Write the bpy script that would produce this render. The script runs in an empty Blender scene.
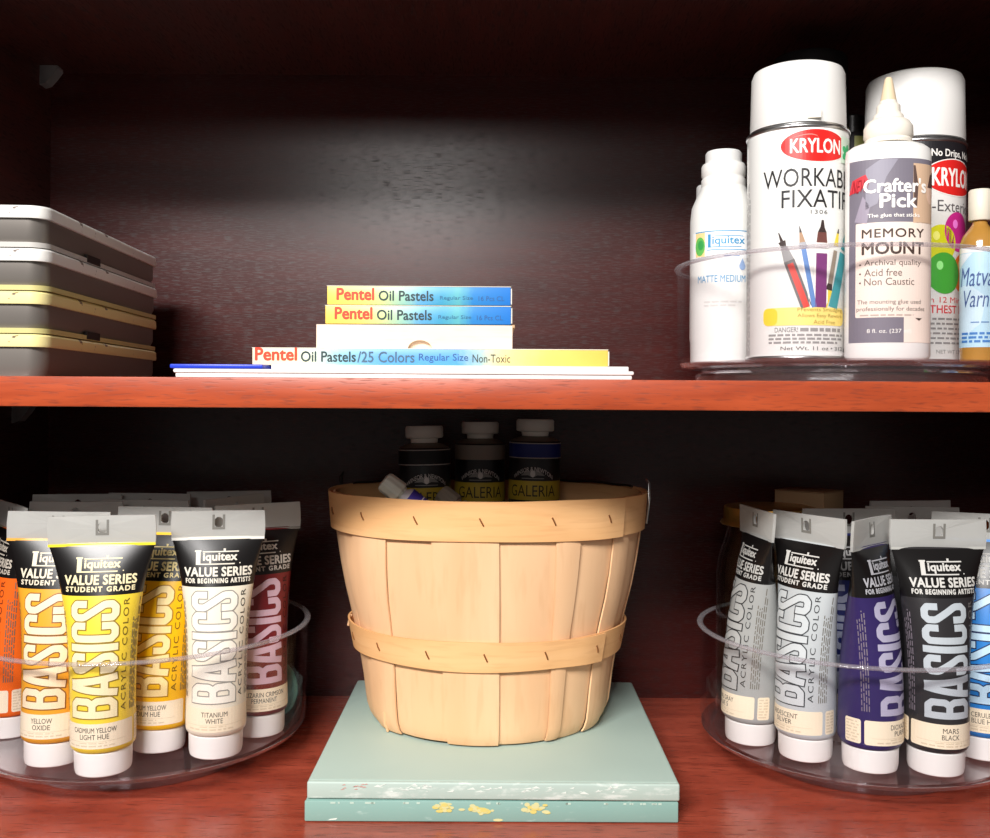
import bpy, bmesh, math, random
from mathutils import Vector, Matrix, Euler
random.seed(7)
C = bpy.context.scene.collection
PI = math.pi
R = math.radians

# ------------------------------------------------------------------ materials
def lin(c):
    return tuple(((v/255)/12.92 if v/255 <= .04045 else ((v/255+.055)/1.055)**2.4) for v in c)

def base_mat(name):
    m = bpy.data.materials.new(name); m.use_nodes = True
    nt = m.node_tree; nt.nodes.clear()
    out = nt.nodes.new('ShaderNodeOutputMaterial')
    return m, nt, out

def mat(name, rgb, rough=.5, metal=0, var=.05, scale=40, coat=0, trans=0, ior=1.45, sss=0, bump=0, spec=.5):
    m, nt, out = base_mat(name)
    b = nt.nodes.new('ShaderNodeBsdfPrincipled')
    nt.links.new(b.outputs[0], out.inputs[0])
    c = lin(rgb)
    b.inputs['Roughness'].default_value = rough
    b.inputs['Metallic'].default_value = metal
    b.inputs['Coat Weight'].default_value = coat
    b.inputs['Coat Roughness'].default_value = .12
    b.inputs['Transmission Weight'].default_value = trans
    b.inputs['IOR'].default_value = ior
    b.inputs['Specular IOR Level'].default_value = spec
    if sss:
        b.inputs['Subsurface Weight'].default_value = sss
        b.inputs['Subsurface Radius'].default_value = (.004, .004, .003)
    tc = nt.nodes.new('ShaderNodeTexCoord'); no = nt.nodes.new('ShaderNodeTexNoise')
    no.inputs['Scale'].default_value = scale; no.inputs['Detail'].default_value = 4
    nt.links.new(tc.outputs['Object'], no.inputs['Vector'])
    mx = nt.nodes.new('ShaderNodeMix'); mx.data_type = 'RGBA'
    mx.inputs[6].default_value = (*[v*(1-var) for v in c], 1)
    mx.inputs[7].default_value = (*[min(1, v*(1+var)) for v in c], 1)
    nt.links.new(no.outputs['Fac'], mx.inputs[0])
    nt.links.new(mx.outputs[2], b.inputs['Base Color'])
    if bump:
        bp = nt.nodes.new('ShaderNodeBump'); bp.inputs['Strength'].default_value = bump; bp.inputs['Distance'].default_value = .001
        nt.links.new(no.outputs['Fac'], bp.inputs['Height']); nt.links.new(bp.outputs[0], b.inputs['Normal'])
    return m

def wood(name, dark, light, pore, rough=.35, stretch=(3, 60, 60), bump=.25, porescale=1., poremix=.75, coat=0., spec=.5):
    m, nt, out = base_mat(name); N = nt.nodes.new; L = nt.links.new
    b = N('ShaderNodeBsdfPrincipled'); L(b.outputs[0], out.inputs[0])
    tc = N('ShaderNodeTexCoord')
    mp = N('ShaderNodeMapping'); mp.inputs['Scale'].default_value = stretch; L(tc.outputs['Object'], mp.inputs['Vector'])
    n1 = N('ShaderNodeTexNoise'); n1.inputs['Scale'].default_value = 1.0; n1.inputs['Detail'].default_value = 6; n1.inputs['Distortion'].default_value = .6
    L(mp.outputs[0], n1.inputs['Vector'])
    r1 = N('ShaderNodeValToRGB'); r1.color_ramp.elements[0].position = .32; r1.color_ramp.elements[1].position = .68
    r1.color_ramp.elements[0].color = (*lin(dark), 1); r1.color_ramp.elements[1].color = (*lin(light), 1)
    L(n1.outputs['Fac'], r1.inputs[0])
    mp2 = N('ShaderNodeMapping'); mp2.inputs['Scale'].default_value = tuple(s*7*porescale for s in stretch); L(tc.outputs['Object'], mp2.inputs['Vector'])
    n2 = N('ShaderNodeTexNoise'); n2.inputs['Scale'].default_value = 1.0; n2.inputs['Detail'].default_value = 2
    L(mp2.outputs[0], n2.inputs['Vector'])
    r2 = N('ShaderNodeValToRGB'); r2.color_ramp.elements[0].position = .54; r2.color_ramp.elements[1].position = .68
    r2.color_ramp.elements[0].color = (0, 0, 0, 1); r2.color_ramp.elements[1].color = (poremix,)*3+(1,)
    L(n2.outputs['Fac'], r2.inputs[0])
    mx = N('ShaderNodeMix'); mx.data_type = 'RGBA'; L(r2.outputs[0], mx.inputs[0]); L(r1.outputs[0], mx.inputs[6]); mx.inputs[7].default_value = (*lin(pore), 1)
    L(mx.outputs[2], b.inputs['Base Color'])
    bp = N('ShaderNodeBump'); bp.invert = True; bp.inputs['Strength'].default_value = bump; bp.inputs['Distance'].default_value = .0006
    L(r2.outputs[0], bp.inputs['Height']); L(bp.outputs[0], b.inputs['Normal'])
    rm_ = N('ShaderNodeMapRange'); rm_.inputs[3].default_value = rough; rm_.inputs[4].default_value = rough+.3; L(r2.outputs[0], rm_.inputs[0]); L(rm_.outputs[0], b.inputs['Roughness'])
    b.inputs['Specular IOR Level'].default_value = spec
    b.inputs['Coat Weight'].default_value = coat; b.inputs['Coat Roughness'].default_value = .18
    return m

def clear(name, tint=(.985, .985, .99), refl=1.0, rough=.04, haze=0.0, hazecol=(.8, .8, .82)):
    """thin clear plastic: passes light straight on, mirrors it towards grazing angles"""
    m, nt, out = base_mat(name); N = nt.nodes.new; L = nt.links.new
    t = N('ShaderNodeBsdfTransparent'); t.inputs[0].default_value = (*tint, 1)
    g = N('ShaderNodeBsdfGlossy'); g.inputs['Roughness'].default_value = rough; g.inputs[0].default_value = (.95, .95, .97, 1)
    lw = N('ShaderNodeLayerWeight'); lw.inputs['Blend'].default_value = .5
    pw = N('ShaderNodeMath'); pw.operation = 'POWER'; pw.inputs[1].default_value = 5; L(lw.outputs['Facing'], pw.inputs[0])
    mu = N('ShaderNodeMath'); mu.operation = 'MULTIPLY_ADD'; mu.inputs[1].default_value = .5*refl; mu.inputs[2].default_value = .025*refl; mu.use_clamp = True
    L(pw.outputs[0], mu.inputs[0])
    ms = N('ShaderNodeMixShader'); L(mu.outputs[0], ms.inputs[0]); L(t.outputs[0], ms.inputs[1]); L(g.outputs[0], ms.inputs[2])
    last = ms
    if haze:
        d = N('ShaderNodeBsdfDiffuse'); d.inputs[0].default_value = (*hazecol, 1)
        tl = N('ShaderNodeBsdfTranslucent'); tl.inputs[0].default_value = (*hazecol, 1)
        a = N('ShaderNodeMixShader'); a.inputs[0].default_value = .45; L(d.outputs[0], a.inputs[1]); L(tl.outputs[0], a.inputs[2])
        ms2 = N('ShaderNodeMixShader'); ms2.inputs[0].default_value = haze; L(ms.outputs[0], ms2.inputs[1]); L(a.outputs[0], ms2.inputs[2]); last = ms2
    L(last.outputs[0], out.inputs[0])
    return m

def ramp_mat(name, axis, lo, hi, stops, noise=.12, nscale=90, rough=.4):
    """printed colour wash running along one object axis"""
    m, nt, out = base_mat(name); N = nt.nodes.new; L = nt.links.new
    b = N('ShaderNodeBsdfPrincipled'); L(b.outputs[0], out.inputs[0]); b.inputs['Roughness'].default_value = rough
    tc = N('ShaderNodeTexCoord'); sp = N('ShaderNodeSeparateXYZ'); L(tc.outputs['Object'], sp.inputs[0])
    mr = N('ShaderNodeMapRange'); mr.inputs[1].default_value = lo; mr.inputs[2].default_value = hi
    L(sp.outputs[axis], mr.inputs[0])
    no = N('ShaderNodeTexNoise'); no.inputs['Scale'].default_value = nscale; no.inputs['Detail'].default_value = 8; no.inputs['Roughness'].default_value = .8
    L(tc.outputs['Object'], no.inputs['Vector'])
    sb = N('ShaderNodeMath'); sb.operation = 'MULTIPLY_ADD'; sb.inputs[1].default_value = noise; L(no.outputs['Fac'], sb.inputs[0]); L(mr.outputs[0], sb.inputs[2])
    s2 = N('ShaderNodeMath'); s2.operation = 'SUBTRACT'; L(sb.outputs[0], s2.inputs[0]); s2.inputs[1].default_value = noise*.5
    cr = N('ShaderNodeValToRGB'); el = cr.color_ramp.elements
    el[0].position = stops[0][0]; el[0].color = (*lin(stops[0][1]), 1); el[1].position = stops[-1][0]; el[1].color = (*lin(stops[-1][1]), 1)
    for p, c in stops[1:-1]:
        e = el.new(p); e.color = (*lin(c), 1)
    L(s2.outputs[0], cr.inputs[0]); L(cr.outputs[0], b.inputs['Base Color'])
    return m

M = {}
def flat(rgb, rough=.45, key=None, **k):
    key = key or ('c%02x%02x%02x_%d' % (*rgb, int(rough*100)))
    if key not in M: M[key] = mat(key, rgb, rough, **k)
    return M[key]

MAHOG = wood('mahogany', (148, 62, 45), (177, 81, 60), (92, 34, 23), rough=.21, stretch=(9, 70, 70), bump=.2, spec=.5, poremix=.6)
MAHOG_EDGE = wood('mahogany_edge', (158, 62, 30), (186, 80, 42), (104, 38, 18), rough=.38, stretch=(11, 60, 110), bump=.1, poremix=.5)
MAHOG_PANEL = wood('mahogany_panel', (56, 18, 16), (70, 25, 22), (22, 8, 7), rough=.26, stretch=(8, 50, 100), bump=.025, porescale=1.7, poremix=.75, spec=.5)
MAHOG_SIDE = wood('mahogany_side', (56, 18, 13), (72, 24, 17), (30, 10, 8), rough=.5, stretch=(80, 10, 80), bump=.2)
PALE = wood('pale_splint', (232, 184, 138), (242, 200, 156), (210, 154, 106), rough=.6, stretch=(20, 20, 3), bump=.1, poremix=.2, spec=.3)
PALE_HOOP = wood('pale_hoop', (232, 176, 116), (244, 194, 138), (206, 144, 88), rough=.6, stretch=(4, 4, 50), bump=.1, poremix=.2, spec=.3)
BIRCH = wood('birch', (236, 212, 190), (244, 224, 206), (220, 188, 160), rough=.5, stretch=(6, 60, 60), bump=.05, poremix=.25)
CLEAR = clear('clear_plastic', tint=(.99, .985, .99), refl=.9)
CLEAR_FLOOR = clear('clear_plastic_floor', tint=(.93, .92, .93), refl=3.4, rough=.08, haze=.04, hazecol=(.85, .8, .83))
CLEAR_EDGE = clear('clear_plastic_edge', tint=(.9, .88, .9), refl=2.2, haze=.22, hazecol=(.8, .77, .8))
CLEAR_BASE = clear('clear_plastic_base', tint=(.9, .88, .89), refl=4.5, rough=.06, haze=.04, hazecol=(.75, .7, .72))
JARGLASS = clear('jar_glass', tint=(.93, .95, .94), refl=2.5)
FROST = clear('frosted_crimp', tint=(.9, .9, .88), refl=.8, rough=.25, haze=.78, hazecol=(.78, .78, .75))
WHITE = mat('white_plastic', (238, 236, 232), .35, var=.02, sss=.0)
METAL = mat('bright_metal', (200, 200, 200), .3, metal=1)
DARKWIRE = mat('dark_wire', (52, 48, 46), .45, metal=.6)
COPPER = mat('copper_staple', (150, 98, 56), .4, metal=.55)
BLACKP = mat('black_tube_plastic', (22, 20, 20), .28, var=.1)
CREAM = mat('cream_label', (246, 232, 204), .5, var=.02)
INK = mat('black_ink', (22, 20, 20), .5)

# ------------------------------------------------------------------ objects
def prop(o, label=None, cat=None, group=None, kind=None):
    if label: o['label'] = label
    if cat: o['category'] = cat
    if group: o['group'] = group
    if kind: o['kind'] = kind
    return o

def thing(name, label, cat, loc=(0, 0, 0), rot=(0, 0, 0), group=None):
    o = bpy.data.objects.new(name, None); C.objects.link(o); o.empty_display_size = .02
    o.location = loc; o.rotation_euler = rot
    return prop(o, label, cat, group)

def mesh_obj(name, verts, faces, mats, fm=None, parent=None, smooth=True, loc=None, sharp=35):
    me = bpy.data.meshes.new(name)
    me.from_pydata([tuple(v) for v in verts], [], faces)
    for m in (mats if isinstance(mats, (list, tuple)) else [mats]): me.materials.append(m)
    if fm: me.polygons.foreach_set('material_index', fm)
    if smooth:
        me.polygons.foreach_set('use_smooth', [True]*len(me.polygons))
        try: me.set_sharp_from_angle(angle=R(sharp))
        except Exception: pass
    me.update()
    o = bpy.data.objects.new(name, me); C.objects.link(o)
    if parent: o.parent = parent
    if loc: o.location = loc
    return o

def bm_obj(name, bm, mats, parent=None, smooth=True, sharp=35):
    me = bpy.data.meshes.new(name)
    bmesh.ops.recalc_face_normals(bm, faces=bm.faces[:])
    bm.to_mesh(me); bm.free()
    for m in (mats if isinstance(mats, (list, tuple)) else [mats]): me.materials.append(m)
    if smooth:
        me.polygons.foreach_set('use_smooth', [True]*len(me.polygons)); me.set_sharp_from_angle(angle=R(sharp))
    o = bpy.data.objects.new(name, me); C.objects.link(o)
    if parent: o.parent = parent
    return o

def box_bm(x0, y0, z0, x1, y1, z1, bev=0, seg=2, bm=None):
    own = bmesh.new()
    bmesh.ops.create_cube(own, size=1)
    for v in own.verts: v.co = Vector((x0+(v.co.x+.5)*(x1-x0), y0+(v.co.y+.5)*(y1-y0), z0+(v.co.z+.5)*(z1-z0)))
    if bev: bmesh.ops.bevel(own, geom=own.edges[:], offset=bev, segments=seg, affect='EDGES', profile=.5)
    return own

def box(name, x0, y0, z0, x1, y1, z1, m, parent=None, bev=0, seg=2):
    return bm_obj(name, box_bm(x0, y0, z0, x1, y1, z1, bev, seg), m, parent)

def loft(rings, close_ends=True):
    n = len(rings[0]); v = [p for r in rings for p in r]; f = []
    for i in range(len(rings)-1):
        for j in range(n):
            k = (j+1) % n
            f.append((i*n+j, i*n+k, (i+1)*n+k, (i+1)*n+j))
    fm = [i for i in range(len(rings)-1) for _ in range(n)]
    if close_ends:
        f.append(tuple(range(n-1, -1, -1))); fm.append(0)
        f.append(tuple((len(rings)-1)*n+j for j in range(n))); fm.append(len(rings)-2)
    return v, f, fm

def lathe(name, prof, m, parent=None, n=64, close=False, mats_at=None, sharp=35):
    """prof: list of (r, z); radius 0 at an end closes to a pole"""
    v, f, fm, idx = [], [], [], []
    for r, z in prof:
        if r < 1e-6: idx.append([len(v)]); v.append((0, 0, z))
        else:
            idx.append(list(range(len(v), len(v)+n)))
            v += [(r*math.cos(2*PI*j/n), r*math.sin(2*PI*j/n), z) for j in range(n)]
    pairs = list(zip(range(len(prof)-1), range(1, len(prof))))
    if close: pairs.append((len(prof)-1, 0))
    for a, b in pairs:
        A, B = idx[a], idx[b]
        for j in range(n):
            k = (j+1) % n
            if len(A) == 1 and len(B) == 1: continue
            if len(A) == 1: f.append((A[0], B[k], B[j]))
            elif len(B) == 1: f.append((A[j], A[k], B[0]))
            else: f.append((A[j], A[k], B[k], B[j]))
            fm.append(mats_at(a) if mats_at else 0)
    return mesh_obj(name, v, f, m, fm, parent, sharp=sharp)

def tube_path(name, pts, r, m, parent=None, n=8):
    """a round wire along a list of points"""
    P = [Vector(p) for p in pts]; rings = []
    up = Vector((0.13, .31, .94))
    for i, p in enumerate(P):
        d = (P[min(i+1, len(P)-1)]-P[max(i-1, 0)]).normalized()
        a = d.cross(up).normalized(); b = d.cross(a).normalized()
        rings.append([p+a*r*math.cos(2*PI*j/n)+b*r*math.sin(2*PI*j/n) for j in range(n)])
    v, f, _ = loft(rings)
    return mesh_obj(name, v, f, m, None, parent)

# ------------------------------------------------------------------ printed matter
_tc = {}
def text_raw(s, off=0.0, space=1.0):
    k = (s, off, space)
    if k in _tc: return _tc[k]
    cu = bpy.data.curves.new('t', 'FONT'); cu.body = s; cu.size = 1; cu.offset = off; cu.resolution_u = 3; cu.space_character = space
    ob = bpy.data.objects.new('t', cu); C.objects.link(ob)
    dg = bpy.context.evaluated_depsgraph_get(); dg.update()
    ev = ob.evaluated_get(dg); me = ev.to_mesh()
    vs = [(v.co.x, v.co.y) for v in me.vertices]; fs = [tuple(p.vertices) for p in me.polygons]
    ev.to_mesh_clear(); bpy.data.objects.remove(ob); bpy.data.curves.remove(cu)
    _tc[k] = (vs, fs)
    return _tc[k]

class Print:
    """ink on a surface: shapes drawn in (x along the surface, z up) and laid onto surf(x, z, off)"""
    def __init__(self, surf, step=.003, curved=True):
        self.surf, self.step, self.curved = surf, step, curved
        self.v, self.f, self.fm, self.mats = [], [], [], []
    def mi(self, m):
        if m not in self.mats: self.mats.append(m)
        return self.mats.index(m)
    def add(self, vs, fs, m, layer):
        if not vs: return
        if self.curved:
            bm = bmesh.new(); bv = [bm.verts.new((x, z, 0)) for x, z in vs]
            for q in fs:
                try: bm.faces.new([bv[i] for i in q])
                except ValueError: pass
            xs = [p[0] for p in vs]; k = math.ceil(min(xs)/self.step)
            while k*self.step < max(xs):
                bmesh.ops.bisect_plane(bm, geom=bm.verts[:]+bm.edges[:]+bm.faces[:], plane_co=(k*self.step, 0, 0), plane_no=(1, 0, 0)); k += 1
            zs = [p[1] for p in vs]; k = math.ceil(min(zs)/.012)
            while k*.012 < max(zs):
                bmesh.ops.bisect_plane(bm, geom=bm.verts[:]+bm.edges[:]+bm.faces[:], plane_co=(0, k*.012, 0), plane_no=(0, 1, 0)); k += 1
            bm.verts.index_update()
            vs = [(w.co.x, w.co.y) for w in bm.verts]; fs = [[w.index for w in q.verts] for q in bm.faces]; bm.free()
        o = len(self.v); i = self.mi(m)
        self.v += [self.surf(x, z, .00012*layer) for x, z in vs]
        for q in fs: self.f.append(tuple(o+j for j in q)); self.fm.append(i)
    def poly(self, pts, m, layer=1): self.add(pts, [tuple(range(len(pts)))], m, layer)
    def rect(self, x0, z0, x1, z1, m, layer=1, r=0):
        if r <= 0: return self.poly([(x0, z0), (x1, z0), (x1, z1), (x0, z1)], m, layer)
        p = []
        for cx, cz, a in ((x1-r, z0+r, -90), (x1-r, z1-r, 0), (x0+r, z1-r, 90), (x0+r, z0+r, 180)):
            p += [(cx+r*math.cos(R(a+t)), cz+r*math.sin(R(a+t))) for t in (0, 30, 60, 90)]
        self.poly(p, m, layer)
    def ell(self, cx, cz, a, b, m, layer=1, n=40, rot=0):
        c, s = math.cos(R(rot)), math.sin(R(rot))
        self.poly([(cx+a*math.cos(t)*c-b*math.sin(t)*s, cz+a*math.cos(t)*s+b*math.sin(t)*c) for t in [2*PI*i/n for i in range(n)]], m, layer)
    def line(self, x0, z0, x1, z1, w, m, layer=1):
        d = math.hypot(x1-x0, z1-z0); nx, nz = -(z1-z0)/d*w/2, (x1-x0)/d*w/2
        self.poly([(x0+nx, z0+nz), (x1+nx, z1+nz), (x1-nx, z1-nz), (x0-nx, z0-nz)], m, layer)
    def text(self, s, x0, z0, x1, z1, m, layer=2, off=0., up=False, outline=None, ow=.03, space=1., shear=0, fix=True, arc=0):
        """fit the string into the box; up=True reads from bottom to top"""
        bold = off*(x1-x0 if up else z1-z0)*.9 if off >= .015 else 0
        if off < .015: off = 0
        if bold:
            off = 0; x0 += bold; x1 -= bold; z0 += bold; z1 -= bold
        shifts = [(bold*math.cos(R(a)), bold*math.sin(R(a))) for a in (0, 60, 120, 180, 240, 300)] if bold else [(0, 0)]
        def lay(off_, m_, lay_):
            vs, fs = text_raw(s, off_, space)
            b, _ = text_raw(s, off, space)
            if not b: return
            ax, bx = min(p[0] for p in b), max(p[0] for p in b); ay, by = min(p[1] for p in b), max(p[1] for p in b)
            out = []
            for x, y in vs:
                u, w = (x-ax)/(bx-ax), (y-ay)/(by-ay)
                if up: out.append((x1-w*(x1-x0), z0+u*(z1-z0)))
                else:
                    X, Z = x0+u*(x1-x0)+shear*w*(z1-z0), z0+w*(z1-z0)
                    if arc: Z -= arc*(2*u-1)**2
                    out.append((X, Z))
            for q, (dx, dz) in enumerate(shifts): self.add([(x+dx, z+dz) for x, z in out], fs, m_, lay_+.11*q)
        if outline: lay(off+ow, outline, layer); layer += 1
        lay(off, m, layer)
    def stroke(self, pts, w, m, layer):
        for q, ((xa, za), (xb, zb_)) in enumerate(zip(pts, pts[1:])):
            if math.hypot(xb-xa, zb_-za) > 1e-6: self.line(xa, za, xb, zb_, w, m, layer+.05*(q % 4))
        for q, (x, z) in enumerate(pts[1:-1]): self.ell(x, z, w/2, w/2, m, layer+.22+.05*(q % 2), 12)
    def block_word(self, word, x0, z0, x1, z1, m, layer, outline=None, ow=.0007):
        """heavy condensed capitals reading from bottom to top"""
        wid = {'B': 1.05, 'A': 1.1, 'S': 1.02, 'I': .46, 'C': 1.0}
        u = (z1-z0)/sum(wid[c] for c in word); H = x1-x0; T = u*.33; pos = z0
        jobs = []
        for c in word:
            W = wid[c]*u-u*.06; a, b = T/2, W-T/2; lo, hi = T/2, H-T/2; mid = H/2
            if c == 'I': st = [[(W/2, 0), (W/2, H)]]
            elif c == 'C': st = [[(b, H*.67), (b, hi-T*.4), (b-T*.5, hi), (a+T*.5, hi), (a, hi-T*.5), (a, lo+T*.5), (a+T*.5, lo), (b-T*.5, lo), (b, lo+T*.4), (b, H*.33)]]
            elif c == 'S': st = [[(b, H*.66), (b, hi-T*.4), (b-T*.5, hi), (a+T*.5, hi), (a, hi-T*.5), (a, H*.735), (a+T*.12, H*.685), (b-T*.12, H*.315), (b, H*.265), (b, lo+T*.5), (b-T*.5, lo), (a+T*.5, lo), (a, lo+T*.4), (a, H*.34)]]
            elif c == 'A': st = [[(a*.8, 0), (W/2-T*.22, H)], [(W-a*.8, 0), (W/2+T*.22, H)], [(W*.3, H*.26), (W*.7, H*.26)]]
            else: st = [[(a, 0), (a, H)], [(a, hi), (b-T*.6, hi), (b-T*.05, hi-T*.6), (b-T*.05, mid+T*.7), (b-T*.5, mid), (a, mid)], [(b-T*.5, mid), (b, mid-T*.7), (b, lo+T*.6), (b-T*.55, lo), (a, lo)]]
            jobs += [[(x1-y, pos+x) for x, y in q] for q in st]
            pos += wid[c]*u
        if outline:
            for q in jobs:
                q = q[:]
                for e, f_ in ((0, 1), (-1, -2)):
                    d = Vector(q[e])-Vector(q[f_]); d.normalize(); q[e] = tuple(Vector(q[e])+d*ow)
                self.stroke(q, T+2*ow, outline, layer)
            layer += 1
        for q in jobs: self.stroke(q, T, m, layer)
    def greek(self, x0, z0, x1, z1, rows, m, layer=2, up=False, fill=.45, seed=1):
        """lines of print too small to read: runs of short word-length strokes"""
        rd = random.Random(seed)
        W = (z1-z0) if up else (x1-x0); H = (x1-x0) if up else (z1-z0); lh = H/rows
        for i in range(rows):
            t = 0
            end = W*rd.uniform(.8, 1)
            while t < end:
                w = min(rd.uniform(.004, .011)*.6, end-t)
                if up: self.rect(x0+(i+.5-fill/2)*lh, z0+t, x0+(i+.5+fill/2)*lh, z0+t+w, m, layer)
                else: self.rect(x0+t, z1-(i+.5+fill/2)*lh, x0+t+w, z1-(i+.5-fill/2)*lh, m, layer)
                t += w+.0013
    def build(self, name, parent): return mesh_obj(name, self.v, self.f, self.mats, self.fm, parent, smooth=False)

_arc = {}
def ell_point(a, b, s):
    """point on an ellipse an arc-length s round from its front (towards -Y), and its outward normal"""
    k = (round(a, 4), round(b, 4))
    if k not in _arc:
        t = [0.]; n = 60
        for i in range(n):
            p = PI*(i+.5)/n; t.append(t[-1]+math.hypot(k[0]*math.cos(p), k[1]*math.sin(p))*PI/n)
        _arc[k] = t
    t = _arc[k]; n = 60; q = abs(s); lo = 0
    if q >= t[-1]: q = t[-1]*.9999
    for i in range(n):
        if t[i+1] >= q: lo = i; break
    phi = PI*(lo+(q-t[lo])/(t[lo+1]-t[lo]))/n * (1 if s >= 0 else -1)
    nx, ny = b*math.sin(phi), -a*math.cos(phi); d = math.hypot(nx, ny) or 1
    return a*math.sin(phi), -b*math.cos(phi), nx/d, ny/d

def surf_of(ab):
    def s(x, z, off):
        a, b = ab(z); px, py, nx, ny = ell_point(a, b, x)
        return (px+nx*off, py+ny*off, z)
    return s

# ------------------------------------------------------------------ camera model (used to lay the scene out at real distances)
F, HX, HY, ROLL, CAMZ = 1000., 495., 397., .0063, .30
def at(px, py, Y):
    dx, dy = px-HX, py-HY
    return ((dx+ROLL*dy)/F*Y, Y, CAMZ-(dy-ROLL*dx)/F*Y)

XL, XR, YF, YB = -.446, .497, .66, 1.0
ZC = .621; ZS0, ZS1 = .2919, .3119

# ------------------------------------------------------------------ cabinet interior
def struct(name, *a, **k):
    o = box(name, *a, **k); o['kind'] = 'structure'; return o
struct('floor', XL-.02, YF, -.02, XR+.02, YB+.02, 0, MAHOG)
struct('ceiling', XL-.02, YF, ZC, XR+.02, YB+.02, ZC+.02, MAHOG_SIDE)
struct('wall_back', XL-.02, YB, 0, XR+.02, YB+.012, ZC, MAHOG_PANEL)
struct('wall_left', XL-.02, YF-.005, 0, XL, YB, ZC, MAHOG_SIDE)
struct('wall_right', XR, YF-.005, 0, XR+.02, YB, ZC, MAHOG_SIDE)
sb = thing('shelf_board', 'middle mahogany shelf board with a lit orange-brown front edge', 'shelf', ((XL+XR)/2, YF, ZS0))
hw = (XR-XL)/2-.001
box('board', -hw, .004, 0, hw, YB-YF-.001, ZS1-ZS0, MAHOG, sb)
box('edge_band', -hw, 0, 0, hw, .004, ZS1-ZS0, MAHOG_EDGE, sb, bev=.0008)

def shelf_pin(x, y, z, side, label):
    t = thing('shelf_pin', label, 'shelf pin', (x, y, z-.0002), (0, 0, 0), 'clear shelf pins')
    s = side
    v = []
    prof = [(0, 0), (.017, 0), (.017, -.003), (.012, -.010), (.006, -.017), (0, -.019)]
    w = .007
    ring = lambda y: [(s*px, y, pz) for px, pz in prof]
    vv, ff, _ = loft([ring(-w), ring(w)])
    mesh_obj('bracket', vv, ff, CLEAR_PIN, None, t, smooth=False)
    pts = [(0, 0, -.008), (-s*.004, 0, -.008)]
    tube_path('peg', pts, .0025, CLEAR_PIN, t)
CLEAR_PIN = clear('pin_plastic', tint=(.85, .85, .86), refl=2.2, rough=.12, haze=.3, hazecol=(.7, .68, .68))
shelf_pin(XL, .982, ZC, 1, 'clear plastic shelf pin under the top board by the left wall')
shelf_pin(XR, .965, ZC, -1, 'clear plastic shelf pin under the top board by the right wall')
shelf_pin(XL, .93, ZS0, 1, 'clear plastic shelf pin under the middle shelf by the left wall')
shelf_pin(XR, .90, ZS0, -1, 'clear plastic shelf pin under the middle shelf by the right wall')

# ------------------------------------------------------------------ turntables
def turntable(cx, cy, z, r, rb, t, zr, label):
    T = thing('turntable', label, 'turntable', (cx, cy, z), group='clear round turntables')
    w = .0028
    lathe('tray', [(0, t), (r-.012, t), (r-.004, t+.0015), (r-.0008, t+.006), (r, t+.012), (r+.001, zr), (r+.001-w, zr), (r-w, t+.010), (r-.0045, t+.0052), (r-.0085, t+.0035), (0, t+.0035)], [CLEAR, CLEAR_FLOOR], T, 96, mats_at=lambda i: 1 if i in (0, 9) else 0)
    q = [(math.cos(2*PI*i/12), math.sin(2*PI*i/12)) for i in range(12)]
    lathe('rim', [(r+.0006+.0026*a, zr+.0016*b) for a, b in q], CLEAR_EDGE, T, 96, close=True)
    lathe('base', [(rb-.014, .0005), (rb, .0005), (rb+.001, .002), (rb+.001, t*.62), (rb-.004, t*.8), (rb-.004, t-.0003), (rb-.014, t-.0003)], CLEAR_BASE, T, 96, close=True)
    lathe('tray_edge', [(r-.011, t-.0006), (r-.0035, t+.0006), (r-.0010, t+.0042), (r-.0016, t+.0042), (r-.004, t+.0012), (r-.011, t-.0001)], CLEAR_BASE, T, 96, close=True)
    return T
LL = (-.297, .851); LR = (.305, .842); UP = (.282, .828)
turntable(*LL, 0, .136, .096, .018, .107, 'clear plastic turntable of warm-coloured paint tubes on the lower shelf')
turntable(*LR, 0, .128, .086, .018, .107, 'clear plastic turntable of dark and blue paint tubes on the lower shelf')
turntable(*UP, ZS1, .1290, .1130, .0127, .0967, 'clear plastic turntable of spray cans and glue bottles on the middle shelf')
ZT = .0216; ZU = ZS1+.0163

# ------------------------------------------------------------------ acrylic paint tubes
TH = .188
def tube_ab(z):
    z0, z1 = .0205, .168
    t = min(1, max(0, (z-z0)/(z1-z0)))
    return .0229+(.0384-.0229)*t**3.2, .0229*(1-t**2.7)+.0011

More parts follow.
